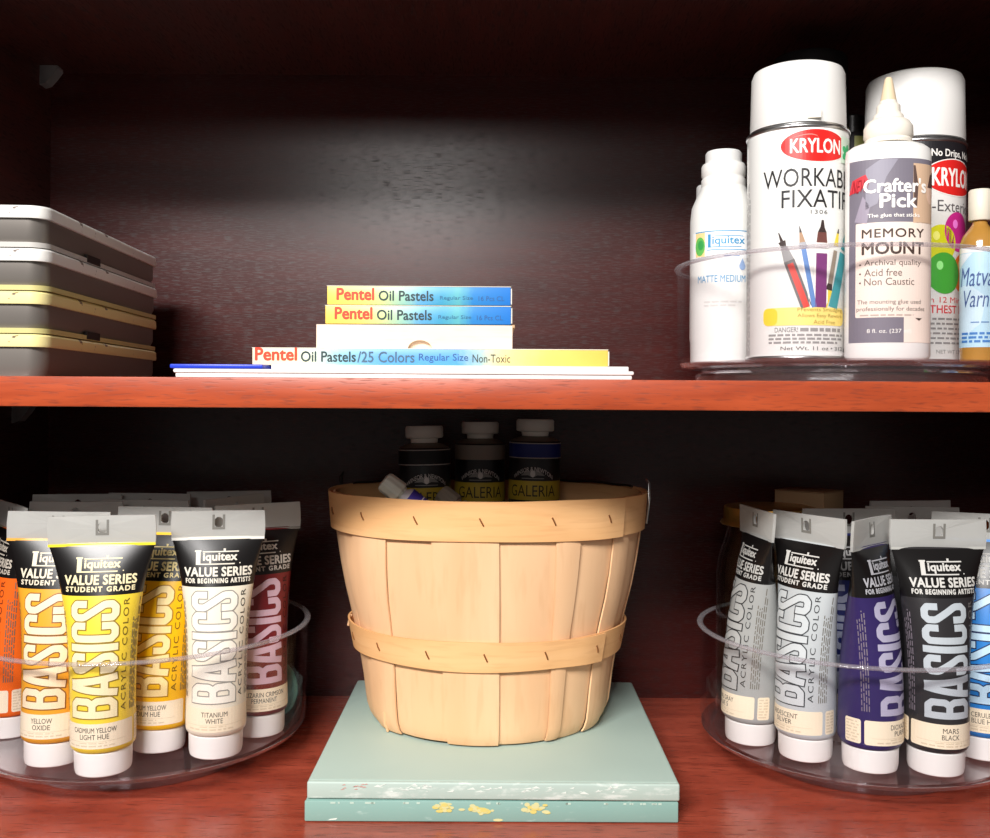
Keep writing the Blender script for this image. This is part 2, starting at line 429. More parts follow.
def paint_tube(x, y, color, label, yaw=0, lean=(0, 0), name=None, fill=None, outline=None, top_line=None, sub='STUDENT GRADE', lettering=True, group=None, back=False, z=ZT, logo=(228, 222, 206), acr=None, shade=None, wf=1.):
    t = thing('paint_tube', label, 'paint tube', (x, y, z+.0205*math.sin(R(math.hypot(*lean)))+.0001), (R(lean[0]), R(lean[1]), R(yaw)), group)
    cm = flat(color, .32, var=.03)
    n = 56
    def tab(z):
        a, b = tube_ab(z); u = min(1, max(0, (z-.03)/.138)); return a*(1+(wf-1)*u), b
    def ring(zz, a=None, b=None):
        A, B = tab(zz) if a is None else (a, b)
        return [(A*math.sin(2*PI*j/n), -B*math.cos(2*PI*j/n), zz) for j in range(n)]
    zs = [.0225, .030, .036, .041, .05, .06, .07, .08, .09, .10, .11, .12, .131, .138, .145, .152, .158, .163, .166, .168]
    rings = [ring(.0180, .0195, .0195), ring(.0186, .0215, .0215), ring(.0200, .0226, .0226)]+[ring(q) for q in zs]
    v, f, fm = loft(rings)
    def zone(i):
        zm = (rings[i][0][2]+rings[i+1][0][2])/2
        return 1 if zm > .131 and zm < .1664 else 0
    mesh_obj('body', v, f, [cm, BLACKP], [zone(i) for i in fm], t)
    # crimped clear end with its hanging hole
    W, zc0, zc1, th = .0388*wf, .1655, TH, .0011
    hx, hz, hr = 0., .1790, .0034
    m_ = 32; outer, inner = [], []
    for j in range(m_):
        a = 2*PI*j/m_; c, s = math.cos(a), math.sin(a)
        k = min(W/abs(c) if abs(c) > 1e-9 else 9, ((zc1-hz) if s > 0 else (hz-zc0))/abs(s) if abs(s) > 1e-9 else 9)
        outer.append((hx+c*k, hz+s*k)); inner.append((hx+c*hr, hz+s*hr*1.25))
    for cx_, cz_ in ((W, zc1), (-W, zc1), (W, zc0), (-W, zc0)):
        j = min(range(m_), key=lambda q: math.hypot(outer[q][0]-cx_, outer[q][1]-cz_)); outer[j] = (cx_*.985, cz_)
    bend = lambda px, pz: .0016*math.sin(px*55+yaw)*(pz-.16)/.03
    vv = []
    for yy in (-th, th):
        vv += [(px, yy+bend(px, pz), pz) for px, pz in outer]+[(px, yy+bend(px, pz), pz) for px, pz in inner]
    ff = []
    for j in range(m_):
        k = (j+1) % m_
        ff += [(j, k, m_+k, m_+j), (2*m_+j, 3*m_+j, 3*m_+k, 2*m_+k), (m_+j, m_+k, 3*m_+k, 3*m_+j), (j, 2*m_+j, 2*m_+k, k)]
    cr = mesh_obj('crimp', vv, ff, FROST, None, t, smooth=False)
    p = Print(lambda px, pz, o: (px, -th-o+bend(px, pz), pz), curved=False)
    if lettering:
        g = flat((120, 118, 112), .5)
        for a_, b_ in ((-.0048, -.0030), (.0030, .0048)): p.rect(a_, .1735, b_, .185, g, 1)
        p.rect(-.003, .1735, .003, .1755, g, 1)
        p.rect(-.0383*wf, .1656, .0383*wf, .1676, flat(top_line or color, .35), 2)
        p.build('seal_mark', cr)
    # cap
    cap = lathe('cap', [(0, 0), (.0186, 0), (.0196, .0008), (.0203, .004), (.0206, .0168), (.0199, .0178), (0, .0178)], WHITE, t, 48)
    if lettering:
        P = Print(surf_of(tab)); LG = flat(logo, .45); f_ = flat(fill or (240, 232, 214), .4); ol = flat(outline, .45) if outline else None
        cream2 = flat((222, 206, 176), .5)
        P.rect(-.031, .0225, .030, .0405, CREAM, 1, r=.0016)
        P.rect(.0325, .0225, .0425, .0405, CREAM, 1, r=.0016)
        P.rect(-.0465, .0225, -.0335, .0405, CREAM, 1, r=.0016)
        # brand mark: tall L, serifed word between two bars
        x0, x1 = -.0165, .0155
        P.text('iquitex', x0+.0052, .1484, x1-.001, .1562, LG, 2, off=.042)
        P.rect(x0, .1474, x0+.0034, .1582, LG, 2); P.rect(x0-.0008, .1570, x0+.0040, .1582, LG, 2)
        P.rect(x0, .1474, x1-.003, .1483, LG, 2); P.rect(x0+.005, .1565, x1, .1574, LG, 2)
        P.rect(x0+.0205, .1574, x0+.0222, .1592, LG, 2)
        P.ell(x1+.0010, .1482, .0005, .0005, LG, 2, 8)
        P.text('VALUE SERIES', -.0255, .1386, .0265, .1458, LG, 2, off=.05, space=1.05)
        P.text(sub, -.0245, .1337, .0255, .1376, LG, 2, off=.06, space=1.25)
        P.block_word('BASICS', -.0195, .0445, .0152, .1285, f_, 2, outline=ol, ow=.00085)
        P.text('ACRYLIC COLOR', .0180, .0475, .0220, .1285, flat(acr or (40, 36, 30), .5), 2, off=.012, up=True, space=1.25)
        ink = flat(shade or (70, 62, 54), .5)
        P.greek(.0255, .047, .0335, .128, 5, flat((110, 104, 92), .5) if sum(color) > 200 else flat((130, 120, 130), .5), 2, up=True, fill=.4)
        P.greek(-.0335, .047, -.0265, .128, 4, flat((110, 104, 92), .5) if sum(color) > 200 else flat((130, 120, 130), .5), 2, up=True, fill=.4, seed=4)
        if name:
            w = .0008*len(name[0])+.0015
            P.text(name[0], -.001-w*1.25, .0340, -.001+w*1.25, .0377, ink, 2, off=.004)
            if len(name) > 1:
                w = .0008*len(name[1])+.0012
                P.text(name[1], -.001-w*1.25, .0292, -.001+w*1.25, .0329, ink, 2, off=.004)
        P.rect(-.026, .0276, .022, .0279, cream2, 2); P.greek(-.012, .0258, .012, .0274, 1, cream2, 2); P.greek(-.022, .0236, .020, .0256, 1, cream2, 2, fill=.5, seed=3)
        P.greek(.0335, .0235, .0415, .0395, 7, cream2, 2, seed=9); P.greek(-.0455, .0235, -.0345, .0395, 7, cream2, 2, seed=8)
        P.build('lettering', t)
    return t

GL, GR = 'acrylic paint tubes on the left turntable', 'acrylic paint tubes on the right turntable'
paint_tube(-.2895, .7440, (248, 216, 66), 'bright light-yellow paint tube standing foremost on the left turntable', 8, (0, -.6), ('CADMIUM YELLOW', 'LIGHT HUE'), (252, 236, 190), (150, 122, 40), (250, 226, 60), group=GL, logo=(240, 226, 180), acr=(110, 92, 30))
paint_tube(-.3345, .7605, (238, 166, 48), 'orange-yellow oxide paint tube left of the bright light-yellow one', 4, (-1.5, .6), ('YELLOW', 'OXIDE'), (250, 226, 190), (140, 92, 40), (236, 170, 70), group=GL, logo=(232, 220, 196), acr=(110, 70, 20))
paint_tube(-.2635, .7880, (248, 190, 16), 'deep golden-yellow paint tube squeezed between the light-yellow and white tubes', -6, (-3.2, 0), ('CADMIUM YELLOW', 'MEDIUM HUE'), (252, 226, 160), (176, 128, 20), (250, 220, 60), group=GL, logo=(236, 216, 150), acr=(120, 88, 16))
paint_tube(-.2165, .7815, (238, 230, 210), 'white paint tube with a black upper band, at the front of the left turntable', 14, (.4, .4), ('TITANIUM', 'WHITE'), (244, 238, 224), (150, 146, 138), (240, 238, 230), 'FOR BEGINNING ARTISTS', group=GL, acr=(60, 56, 50), wf=.91)
paint_tube(-.1935, .829, (112, 30, 34), 'dark crimson paint tube behind the white one by the tray wall', 26, (-1, -.5), ('ALIZARIN CRIMSON', 'PERMANENT'), (206, 172, 186), None, (130, 128, 122), group=GL, logo=(190, 184, 176), acr=(50, 12, 14), wf=.92)
paint_tube(-.3985, .824, (240, 106, 32), 'vivid orange paint tube cut by the left edge of the picture', -50, (0, 1), None, (252, 226, 190), (150, 60, 20), (150, 150, 130), group=GL, logo=(200, 190, 176), acr=(120, 40, 16))
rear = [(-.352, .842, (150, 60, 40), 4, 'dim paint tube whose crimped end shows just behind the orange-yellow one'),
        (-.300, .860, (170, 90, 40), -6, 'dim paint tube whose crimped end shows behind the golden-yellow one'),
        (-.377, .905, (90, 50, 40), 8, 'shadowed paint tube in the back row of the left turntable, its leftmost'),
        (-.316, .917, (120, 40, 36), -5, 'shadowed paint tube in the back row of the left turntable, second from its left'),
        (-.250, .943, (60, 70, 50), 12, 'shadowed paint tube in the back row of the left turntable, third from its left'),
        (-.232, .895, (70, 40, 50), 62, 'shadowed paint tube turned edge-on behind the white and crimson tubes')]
for x, y, c, yw, lb in rear: paint_tube(x, y, c, lb, yw, (0, 0), lettering=False, group=GL)

paint_tube(.2105, .8182, (166, 168, 166), 'mid-grey paint tube turned sideways in front of the glass jar', -82, (-1, 1.2), ('NEUTRAL GRAY', 'VALUE 5'), (176, 178, 176), (40, 40, 42), (180, 182, 180), group=GR, logo=(190, 190, 186), acr=(36, 36, 36), wf=.82)
paint_tube(.2445, .7830, (192, 198, 200), 'silver-grey paint tube between the mid-grey and purple tubes', -58, (0, .5), ('IRIDESCENT', 'SILVER'), (204, 210, 212), (52, 54, 58), (180, 180, 178), group=GR, logo=(214, 212, 206), acr=(44, 46, 48), wf=.92)
paint_tube(.2868, .7605, (50, 38, 92), 'deep purple paint tube between the silver-grey and black tubes', 45, (0, .2), ('DIOXAZINE', 'PURPLE'), (176, 172, 196), None, (190, 190, 184), 'FOR BEGINNING ARTISTS', group=GR, logo=(190, 190, 196), acr=(36, 26, 70), wf=.88)
paint_tube(.3345, .7555, (46, 44, 46), 'black paint tube with grey lettering at the front of the right turntable', 4, (.5, 0), ('MARS', 'BLACK'), (186, 194, 200), None, (190, 190, 184), 'FOR BEGINNING ARTISTS', group=GR, logo=(214, 212, 206), acr=(110, 106, 104), wf=.96)
paint_tube(.3850, .7840, (42, 128, 208), 'bright blue paint tube cut by the right edge of the picture', -22, (-2, 0), ('CERULEAN', 'BLUE HUE'), (190, 220, 240), (16, 40, 86), (60, 150, 226), group=GR, logo=(214, 212, 206), acr=(16, 40, 86))
paint_tube(.2925, .826, (36, 44, 110), 'dark blue paint tube showing in the gap between the silver-grey and purple tubes', 0, (0, 0), None, (170, 176, 204), None, (150, 150, 146), group=GR, logo=(150, 150, 150), acr=(24, 30, 80))
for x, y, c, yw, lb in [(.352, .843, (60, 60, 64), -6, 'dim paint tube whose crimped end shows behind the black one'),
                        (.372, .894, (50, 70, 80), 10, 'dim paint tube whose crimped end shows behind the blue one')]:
    paint_tube(x, y, c, lb, yw, lettering=False, group=GR)

# teal lid leaning inside the left tray
t = thing('plastic_disc', 'small teal round disc leaning between the crimson tube and the tray wall', 'disc', (-.190, .868, ZT+.0008), (R(-8), 0, R(-35)))
def disc(name, r, th, m, parent):
    prof = [(0, -th), (r-.002, -th), (r, -th+.001), (r, th-.001), (r-.002, th), (0, th)]
    o = lathe(name, prof, m, parent, 40); o.rotation_euler = (R(90), 0, 0); o.location = (0, 0, r); return o
d_ = disc('plate', .023, .003, flat((72, 122, 110), .4), t)

# ------------------------------------------------------------------ mason jar, carton and a bottle at the right turntable
t = thing('glass_jar', 'tall clear glass jar with a gold lid behind the mid-grey tube', 'jar', (.242, .8795, ZT))
rj = .0455
lathe('glass', [(0, 0), (rj-.006, 0), (rj-.001, .003), (rj, .009), (rj, .125), (rj-.002, .140), (rj-.008, .158), (rj-.010, .166), (rj-.010, .182), (rj-.012, .182), (rj-.012, .166), (rj-.0105, .157), (rj-.0045, .139), (rj-.0025, .125), (rj-.0025, .010), (rj-.008, .005), (0, .005)], JARGLASS, t, 64)
gold = mat('gold_lid', (214, 164, 84), .28, metal=.75)
v, f = [], []
n = 120
prof = [(rj-.004, .1590, 0), (rj-.003, .1600, 0), (rj-.0042, .1620, 0), (rj-.0060, .1635, 1), (rj-.0060, .1725, 1), (rj-.0068, .1745, 0), (rj-.010, .1752, 0)]
rings = [[((r-(.0012 if (j % 2 and k) else 0))*math.cos(2*PI*j/n), (r-(.0012 if (j % 2 and k) else 0))*math.sin(2*PI*j/n), z+.009) for j in range(n)] for r, z, k in prof]
v, f, _ = loft(rings)
lid = mesh_obj('lid', v, f, gold, None, t, sharp=60)
t = thing('carton', 'small tan cardboard carton standing behind the gold-lidded jar', 'box', (.291, .925, ZT), (0, 0, R(-44)))
kraft = mat('kraft_card', (170, 140, 104), .7, bump=.1)
box('panel_body', -.024, -.020, 0, .024, .020, .1935, kraft, t, bev=.0006)
box('top_flap', -.0242, -.0202, .1936, .0242, .0196, .1946, mat('kraft_flap', (150, 116, 84), .7), t, bev=.0003)
t = thing('squeeze_bottle', 'orange-topped bottle at the right edge behind the bright blue tube', 'bottle', (.4505, .880, 0))
lathe('body', [(0, 0), (.016, 0), (.0175, .002), (.0178, .15), (.015, .163), (.010, .168), (0, .168)], flat((220, 210, 196), .4), t, 40)
lathe('cap', [(0, .168), (.014, .168), (.0165, .171), (.0172, .182), (.0155, .194), (.010, .2005), (0, .2025)], flat((226, 106, 34), .4), t, 40)

# ------------------------------------------------------------------ upper turntable: cans and bottles
def cyl_surf(rf):
    return surf_of(lambda z: (rf(z), rf(z)))
PRT = dict(step=.0025)
def spray_can(x, y, r, h_can, cap_r, z_top, label, cap_mat, body_mat, rot=0):
    t = thing('spray_can', label, 'spray can', (x, y, ZU), (0, 0, R(rot)), 'spray cans on the upper turntable')
    lathe('can_body', [(0, .001), (r-.004, .001), (r-.001, .0025), (r, .0045), (r, h_can-.0005), (r-.0008, h_can), (0, h_can)], body_mat, t, 72)
    q = [(math.cos(2*PI*i/10), math.sin(2*PI*i/10)) for i in range(10)]
    lathe('bottom_seam', [(r-.0003+.0012*a, .0026+.0014*b) for a, b in q], METAL, t, 72, close=True)
    s = lathe('top_seam', [(r-.0002+.0013*a, h_can+.0005+.0016*b) for a, b in q], METAL, t, 72, close=True)
    lathe('shoulder', [(r-.0012, h_can), (r-.0022, h_can+.0025), (cap_r+.0006, h_can+.004), (cap_r-.002, h_can+.0045), (cap_r-.002, h_can)], METAL, t, 72, close=True)
    z0 = h_can+.0035
    lathe('cap', [(cap_r-.0015, z0), (cap_r, z0), (cap_r+.0004, z0+.001), (cap_r-.0006, z_top-.006), (cap_r-.0022, z_top-.002), (cap_r-.006, z_top-.0003), (cap_r-.010, z_top), (0, z_top)], cap_mat, t, 72)
    return t

red, krw = flat((222, 38, 34), .35), flat((250, 246, 240), .4)
gloss_white = mat('can_white', (240, 240, 236), .25, var=.02)
t = spray_can(.2334, .7755, .0378, .1735, .0355, .2255, 'large white fixative spray can with a red oval at front left of the upper turntable', WHITE, gloss_white, -15)
P = Print(cyl_surf(lambda z: .0378), **PRT)
P.ell(.0135, .1592, .0275, .0125, krw, 1); P.ell(.0135, .1592, .0268, .0119, red, 2); 
P.poly([(-.008+.0225*i/12, .1650+.0042*math.sin(PI*i/12)**.7*(i/12)) for i in range(13)]+[(-.008+.0225*i/12, .1650+.0032*math.sin(PI*i/12)**.7*(i/12)) for i in range(11, 0, -1)], flat((246, 150, 140), .4), 3)
P.text('KRYLON', -.0065, .1535, .0335, .1645, krw, 3, off=.03)
dk = flat((36, 34, 36), .5)
P.text('WORKABLE', -.0275, .1288, .0525, .1425, dk, 2, off=.008)
P.text('FIXATIF', -.0125, .1135, .0430, .1265, dk, 2, off=.012)
P.text('1306', .0085, .1085, .0215, .1115, flat((90, 90, 90), .5), 2, off=.01, space=1.2)
# technical pen, pencil, marker, brush and chalk fanned above a yellow swatch
gr, bl, pu, te, ye = flat((110, 106, 106), .45), flat((104, 142, 200), .45), flat((126, 60, 120), .45), flat((70, 158, 166), .45), flat((236, 210, 70), .45)
rr, bk = flat((222, 72, 62), .45), flat((60, 46, 44), .45)
def pen(x0, z0, x1, z1, w, segs):
    """segs: (from, to, width factor at start, at end, material)"""
    d = math.hypot(x1-x0, z1-z0); nx, nz = -(z1-z0)/d, (x1-x0)/d
    for k, (a, b, wa, wb, m) in enumerate(segs):
        A = (x0+(x1-x0)*a, z0+(z1-z0)*a); B = (x0+(x1-x0)*b, z0+(z1-z0)*b)
        P.poly([(A[0]+nx*wa*w, A[1]+nz*wa*w), (B[0]+nx*wb*w, B[1]+nz*wb*w), (B[0]-nx*wb*w, B[1]-nz*wb*w), (A[0]-nx*wa*w, A[1]-nz*wa*w)], m, 2+k % 3)
pen(.0060, .0395, -.0145, .0955, .0040, [(0, .62, 1, 1, gr), (0, .58, .55, .55, rr), (.62, .8, .95, .6, flat((150, 148, 148), .4)), (.8, .88, .45, .7, bk), (.88, 1, .3, .08, bk)])
pen(.0115, .0395, .0005, .0995, .0030, [(0, .72, 1, 1, krw), (0, .72, .6, .6, bl), (.72, .8, 1, .8, flat((170, 170, 176), .4)), (.8, .92, .7, .3, flat((176, 140, 110), .5)), (.92, 1, .3, .05, bk)])
pen(.0165, .0395, .0175, .1040, .0056, [(0, .66, 1, 1, krw), (0, .62, .78, .78, pu), (.68, .74, 1, 1, krw), (.72, .86, .8, .62, flat((112, 68, 62), .45)), (.86, .92, .62, .3, bk), (.92, 1, .3, .15, bk)])
pen(.0205, .0395, .0325, .0985, .0026, [(0, .22, .5, 1.2, ye), (.22, .3, 1.1, .8, bk), (.3, .72, .8, .7, flat((150, 136, 120), .45)), (.78, .94, .9, .4, ye), (.94, 1, .4, .1, bk)])
pen(.0270, .0395, .0425, .0950, .0042, [(0, .74, 1, 1, te), (.78, 1, .9, .4, te)])
pale_ye = flat((250, 226, 130), .5)
P.rect(-.0270, .0262, .0390, .0395, pale_ye, 2, r=.004); P.rect(-.0265, .0265, -.0150, .0392, flat((246, 208, 62), .5), 3, r=.004)
br = flat((166, 138, 60), .5)
P.text('Prevents Smudging', -.0005, .0357, .0370, .0392, br, 3); P.text('Allows Easy Rework', -.0005, .0313, .0370, .0348, br, 3); P.text('Acid Free', .0110, .0272, .0290, .0302, br, 3)
g3 = flat((150, 148, 146), .5)
P.text('DANGER!', -.0170, .0212, .0000, .0248, flat((120, 118, 116), .5), 2); P.greek(.0015, .0212, .042, .0248, 1, g3, 2, fill=.7)
P.greek(-.022, .0122, .040, .0205, 3, g3, 2, fill=.55, seed=6)
P.text('Net Wt. 11 oz • 312 g', -.0125, .0070, .0420, .0106, flat((84, 82, 80), .5), 2, off=.01)
P.greek(-.0545, .005, -.0435, .145, 6, g3, 2, up=True, seed=12)
lg, wt = flat((70, 188, 120), .4), flat((214, 232, 214), .4)
P.rect(.0345, .1480, .0500, .1680, wt, 5); 
for i in range(5): P.ell(.0425+.0042*math.cos(i*2*PI/5), .1560+.0042*math.sin(i*2*PI/5), .0030, .0024, lg, 6, 14, i*72)
P.build('lettering', t)
box('price_sticker', .006, -.0364, .1795, .0155, -.0338, .1865, flat((226, 218, 200), .5), t)

t = spray_can(.3478, .8330, .0396, .1785, .0388, .2384, 'tall white spray can with a black band and printed balloons behind the glue bottle', WHITE, gloss_white)
P = Print(cyl_surf(lambda z: .0396), **PRT)
blk = flat((30, 28, 32), .4)
P.rect(-.06, .1560, .062, .1775, blk, 1); P.text('No Runs, No Drips, No Errors', -.032, .1635, .058, .1712, krw, 2, off=.02)
P.ell(.0195, .1490, .0290, .0150, krw, 2); P.ell(.0195, .1490, .0282, .0142, red, 3); P.text('KRYLON', -.0025, .1415, .0425, .1565, krw, 4, off=.03)
P.text('Interior-Exterior', -.042, .1215, .045, .1305, flat((96, 92, 94), .5), 2, off=.004)
for cx, cz, a, b, c_, ro in ((.0230, .1060, .0145, .0160, (204, 44, 140), 12), (.0055, .0960, .0140, .0150, (222, 222, 40), -10), (.0085, .0725, .0150, .0165, (74, 176, 62), 8), (.0290, .0735, .0125, .0160, (240, 120, 36), -6)):
    P.ell(cx, cz, a, b, flat(c_, .3), 2 if c_[0] > 220 or c_[2] > 100 else 3, rot=ro)
    P.ell(cx-.004, cz+.006, .0028, .0036, flat(tuple(min(255, q+90) for q in c_), .3), 4, 18)
P.text('Dries in 12 Minutes', -.026, .0490, .040, .0535, flat((216, 62, 70), .5), 2, off=.01)
P.text('SMOOTHEST FINISH', -.028, .0405, .048, .0470, flat((216, 62, 70), .5), 2, off=.02)
P.greek(-.02, .015, .046, .038, 6, g3, 2, fill=.4, seed=21); P.text('NET WT 12 OZ 340 g', .002, .0075, .045, .0115, g3, 2)
P.build('lettering', t)

t = spray_can(.272, .8710, .0335, .200, .0325, .2690, 'black-lidded can just peeking above the large white fixative can', mat('black_cap', (26, 25, 26), .35), mat('black_can', (44, 42, 44), .35))

# slim dark bottle behind the cans
t = thing('bottle', 'slim dark bottle with an olive strip in the gap between the two white cans', 'bottle', (.3195, .9010, ZU))
lathe('body', [(0, 0), (.0165, 0), (.018, .0015), (.018, .205), (.016, .209), (0, .209)], mat('dark_bottle', (40, 38, 42), .3), t, 40)
lathe('cap', [(0, .209), (.0125, .209), (.0125, .224), (.011, .2255), (0, .2255)], mat('dark_cap', (60, 58, 58), .3), t, 40)
P = Print(cyl_surf(lambda z: .018), step=.002); P.rect(-.0035, .004, .03, .2045, flat((150, 150, 88), .4), 1); P.build('label', t)

# glue bottle with a pointed nozzle
GA, GB = .0300, .0198
t = thing('glue_bottle', 'white squeeze bottle of mounting glue with a pointed nozzle, in front of the cans', 'glue bottle', (.2868, .7325, ZU), (0, 0, R(-7)))
ivory = mat('ivory_plastic', (240, 232, 218), .4, var=.02)
def gl_ab(z):
    if z < .003: k = .93+.07*z/.003
    elif z < .150: k = 1
    elif z < .1585: u = (z-.150)/.0085; k = 1-.35*u**3
    else: k = .65
    return GA*k, GB*k+(0 if z < .15 else (GA*k-GB*k)*0)
n = 64
rings = [[(a*math.sin(2*PI*j/n), -b*math.cos(2*PI*j/n), z) for j in range(n)] for z, (a, b) in [(z, gl_ab(z)) for z in [0, .0012, .003, .02, .04, .06, .08, .10, .12, .14, .150, .1535, .1565, .1585]]]
v, f, _ = loft(rings); mesh_obj('bottle_body', v, f, WHITE, None, t)
lathe('collar', [(.0, .158), (.0165, .158), (.0168, .160), (.0160, .1615), (.0172, .1635), (.0170, .1705), (.0145, .1745), (.0115, .1765), (0, .1765)], ivory, t, 48)
nz = lathe('nozzle', [(.011, .1765), (.0105, .179), (.0085, .1815), (.0082, .1865), (.0062, .1885), (.0060, .190)], ivory, t, 40)
lathe('nozzle_tip', [(.0058, .190), (.0054, .192), (.0028, .206), (.0018, .2075), (0, .2078)], mat('tip_tan', (226, 204, 170), .45), t, 32)
P = Print(surf_of(gl_ab), **PRT)
ph = flat((122, 116, 128), .5); pk = flat((244, 226, 212), .5); brn = flat((72, 54, 46), .5); tan = flat((214, 180, 150), .5)
P.rect(-.0330, .0125, .0330, .1440, ph, 1); P.rect(.0130, .098, .0335, .1405, tan, 2)
P.poly([(.0135, .1095), (.0160, .110), (.0170, .125), (.0145, .139), (.0130, .139)], flat((96, 76, 70), .5), 3)
P.ell(.0290, .1205, .0045, .0085, flat((232, 196, 172), .5), 3, 20); P.poly([(.0255, .124), (.0335, .124), (.0335, .136), (.0285, .133)], flat((90, 66, 60), .5), 4)
P.poly([(-.020, .137), (-.010, .1435), (.002, .1435), (-.006, .131), (-.012, .112), (-.020, .108)], flat((150, 146, 160), .5), 2)
P.poly([(-.028, .100), (-.022, .118), (-.017, .110), (-.019, .098)], flat((160, 150, 166), .5), 2)
P.poly([(-.033, .120), (-.030, .130), (-.020, .1335), (-.0175, .128), (-.024, .122)], flat((214, 60, 70), .5), 3)
P.text('NEW!', -.0305, .1205, -.019, .1300, flat((150, 20, 34), .5), 4, shear=.2)
P.text("Crafter's", -.0215, .1195, .0240, .1300, krw, 4, off=.04); P.text('Pick', -.0105, .1085, .0160, .1190, krw, 4, off=.045)
P.text('The glue that sticks', -.0185, .1012, .0180, .1048, krw, 4, off=.02)
P.rect(-.0270, .0305, .0335, .0985, pk, 2, r=.001); P.rect(.0065, .0125, .0335, .0306, pk, 2)
P.text('MEMORY', -.0225, .0875, .0220, .0940, brn, 3, off=.025, space=1.1); P.text('MOUNT', -.0225, .0755, .0220, .0845, brn, 3, off=.04)
tx = flat((104, 88, 80), .5)
for s_, za, w_ in (('Archival quality', .0665, .040), ('Acid free', .0600, .0255), ('Non Caustic', .0535, .0345)):
    P.ell(-.0235, za+.0020, .0007, .0007, tx, 3, 10); P.text(s_, -.0205, za, -.0205+w_, za+.0052, tx, 3, off=.012)
P.text('The mounting glue used', -.0255, .0392, .0195, .0432, tx, 3); P.text('professionally for decades', -.0260, .0342, .0230, .0382, tx, 3)
P.greek(-.0235, .0275+.0035, .0215, .0332, 1, flat((190, 170, 158), .5), 3)
P.text('8 fl. oz. (237 ml)', -.0185, .0185, .0120, .0222, krw, 3, off=.012)
P.poly([(.0150, .0300), (.0205, .0300), (.0180, .0282)], brn, 4)
P.build('label', t)

# matte medium bottle
t = thing('medium_bottle', 'white bottle of matte medium by the tray wall left of the large spray can', 'bottle', (.1905, .8390, ZU), (0, 0, R(-12)))
rm = .0272
milky = mat('milky_plastic', (236, 236, 232), .35, var=.02)
lathe('bottle_body', [(0, 0), (rm-.003, 0), (rm-.0008, .0015), (rm-.0005, .018), (rm, .0215), (rm, .120), (rm-.0012, .131), (rm-.005, .140), (rm-.0075, .1445), (rm-.0085, .148), (0, .148)], milky, t, 56)
cp = lathe('cap', [(0, .146), (.0172, .146), (.0182, .1475), (.0182, .1545), (.0172, .156), (.0172, .1565), (.0182, .158), (.0182, .1655), (.0172, .1675), (0, .1675)], WHITE, t, 48)
lathe('spout_lid', [(0, .1672), (.0145, .1672), (.0150, .1685), (.0150, .1765), (.0138, .1782), (0, .1782)], mat('spout_white', (228, 228, 226), .35), t, 48)
P = Print(cyl_surf(lambda z: rm), step=.002)
sky, lav = flat((62, 148, 196), .45), flat((150, 176, 216), .5)
P.rect(-.030, .0860, .034, .1085, flat((246, 248, 248), .4), 1); P.rect(-.026, .1078, .034, .1086, sky, 2); P.rect(-.0135, .0926, .034, .0933, sky, 2)
P.rect(-.0255, .0880, -.0155, .1076, flat((246, 214, 150), .45), 2); P.ell(-.0205, .0965, .0052, .0078, flat((100, 186, 90), .45), 3, 16); P.ell(-.0195, .0975, .0030, .0040, flat((60, 160, 80), .45), 4, 12)
P.text('iquitex', -.0090, .0956, .0180, .1036, sky, 3, off=.02); P.rect(-.0127, .0950, -.0103, .1058, sky, 3); P.rect(-.0115, .0950, .015, .0956, sky, 3); P.rect(-.0075, .1038, .0165, .1044, sky, 3)
P.greek(.0005, .0868, .018, .0890, 1, lav, 2); P.ell(.0160, .0795, .0030, .0032, lav, 2, 16); P.poly([(.0132, .0805), (.016, .0860), (.0188, .0805)], lav, 2)
P.text('MATTE MEDIUM', -.0225, .0665, .0190, .0722, sky, 2, off=.004)
P.greek(-.016, .046, .018, .052, 2, flat((216, 214, 210), .5), 2, seed=5)
P.build('label', t)
t = thing('slim_bottle', 'slim white bottle half hidden behind the matte medium bottle', 'bottle', (.1885, .8800, ZU))
lathe('body', [(0, 0), (.0112, 0), (.0122, .0012), (.0122, .138), (.0116, .142), (0, .142)], milky, t, 32)
lathe('cap', [(0, .142), (.0122, .142), (.0124, .1432), (.0122, .1572), (.0112, .1585), (0, .1585)], mat('grey_white_cap', (206, 206, 204), .35), t, 32)

# varnish bottle
t = thing('varnish_bottle', 'small amber varnish bottle with pale blue label at right of the upper turntable', 'bottle', (.3735, .7720, ZU), (0, 0, R(-30)))
rv = .0140
amber = mat('amber_varnish', (176, 128, 58), .15, var=.1, coat=.6)
lathe('bottle_body', [(0, 0), (rv-.002, 0), (rv, .002), (rv, .0925), (rv-.002, .0985), (rv-.0065, .1045), (rv-.0085, .1075), (rv-.0085, .116), (0, .116)], amber, t, 48)
lathe('cap', [(0, .110), (.0078, .110), (.0083, .111), (.0083, .1325), (.0075, .1338), (0, .1338)], mat('cap_ivory', (226, 218, 200), .4), t, 32)
P = Print(cyl_surf(lambda z: rv), step=.002)
lb = flat((186, 222, 238), .4)
P.rect(-.022, .0120, .024, .0865, lb, 1, r=.001); P.rect(-.022, .0845, .024, .0885, krw, 2)
P.poly([(-.022, .016), (-.012, .018), (.002, .030), (.006, .050), (-.006, .060), (-.022, .058)], flat((206, 232, 244), .4), 2)
P.poly([(-.022, .068), (-.010, .078), (-.004, .084), (-.022, .084)], flat((232, 240, 244), .4), 2)
vb = flat((70, 96, 150), .45)
P.text('Matvar', -.0145, .0585, .0150, .0730, vb, 3, off=.004, shear=.12); P.text('Varnish', -.0125, .0425, .0185, .0555, vb, 3, off=.004, shear=.12)
P.greek(-.005, .030, .014, .032, 1, flat((100, 140, 190), .5), 3); P.greek(-.013, .015, .016, .024, 3, flat((70, 130, 200), .5), 3, fill=.6)
P.build('label', t)

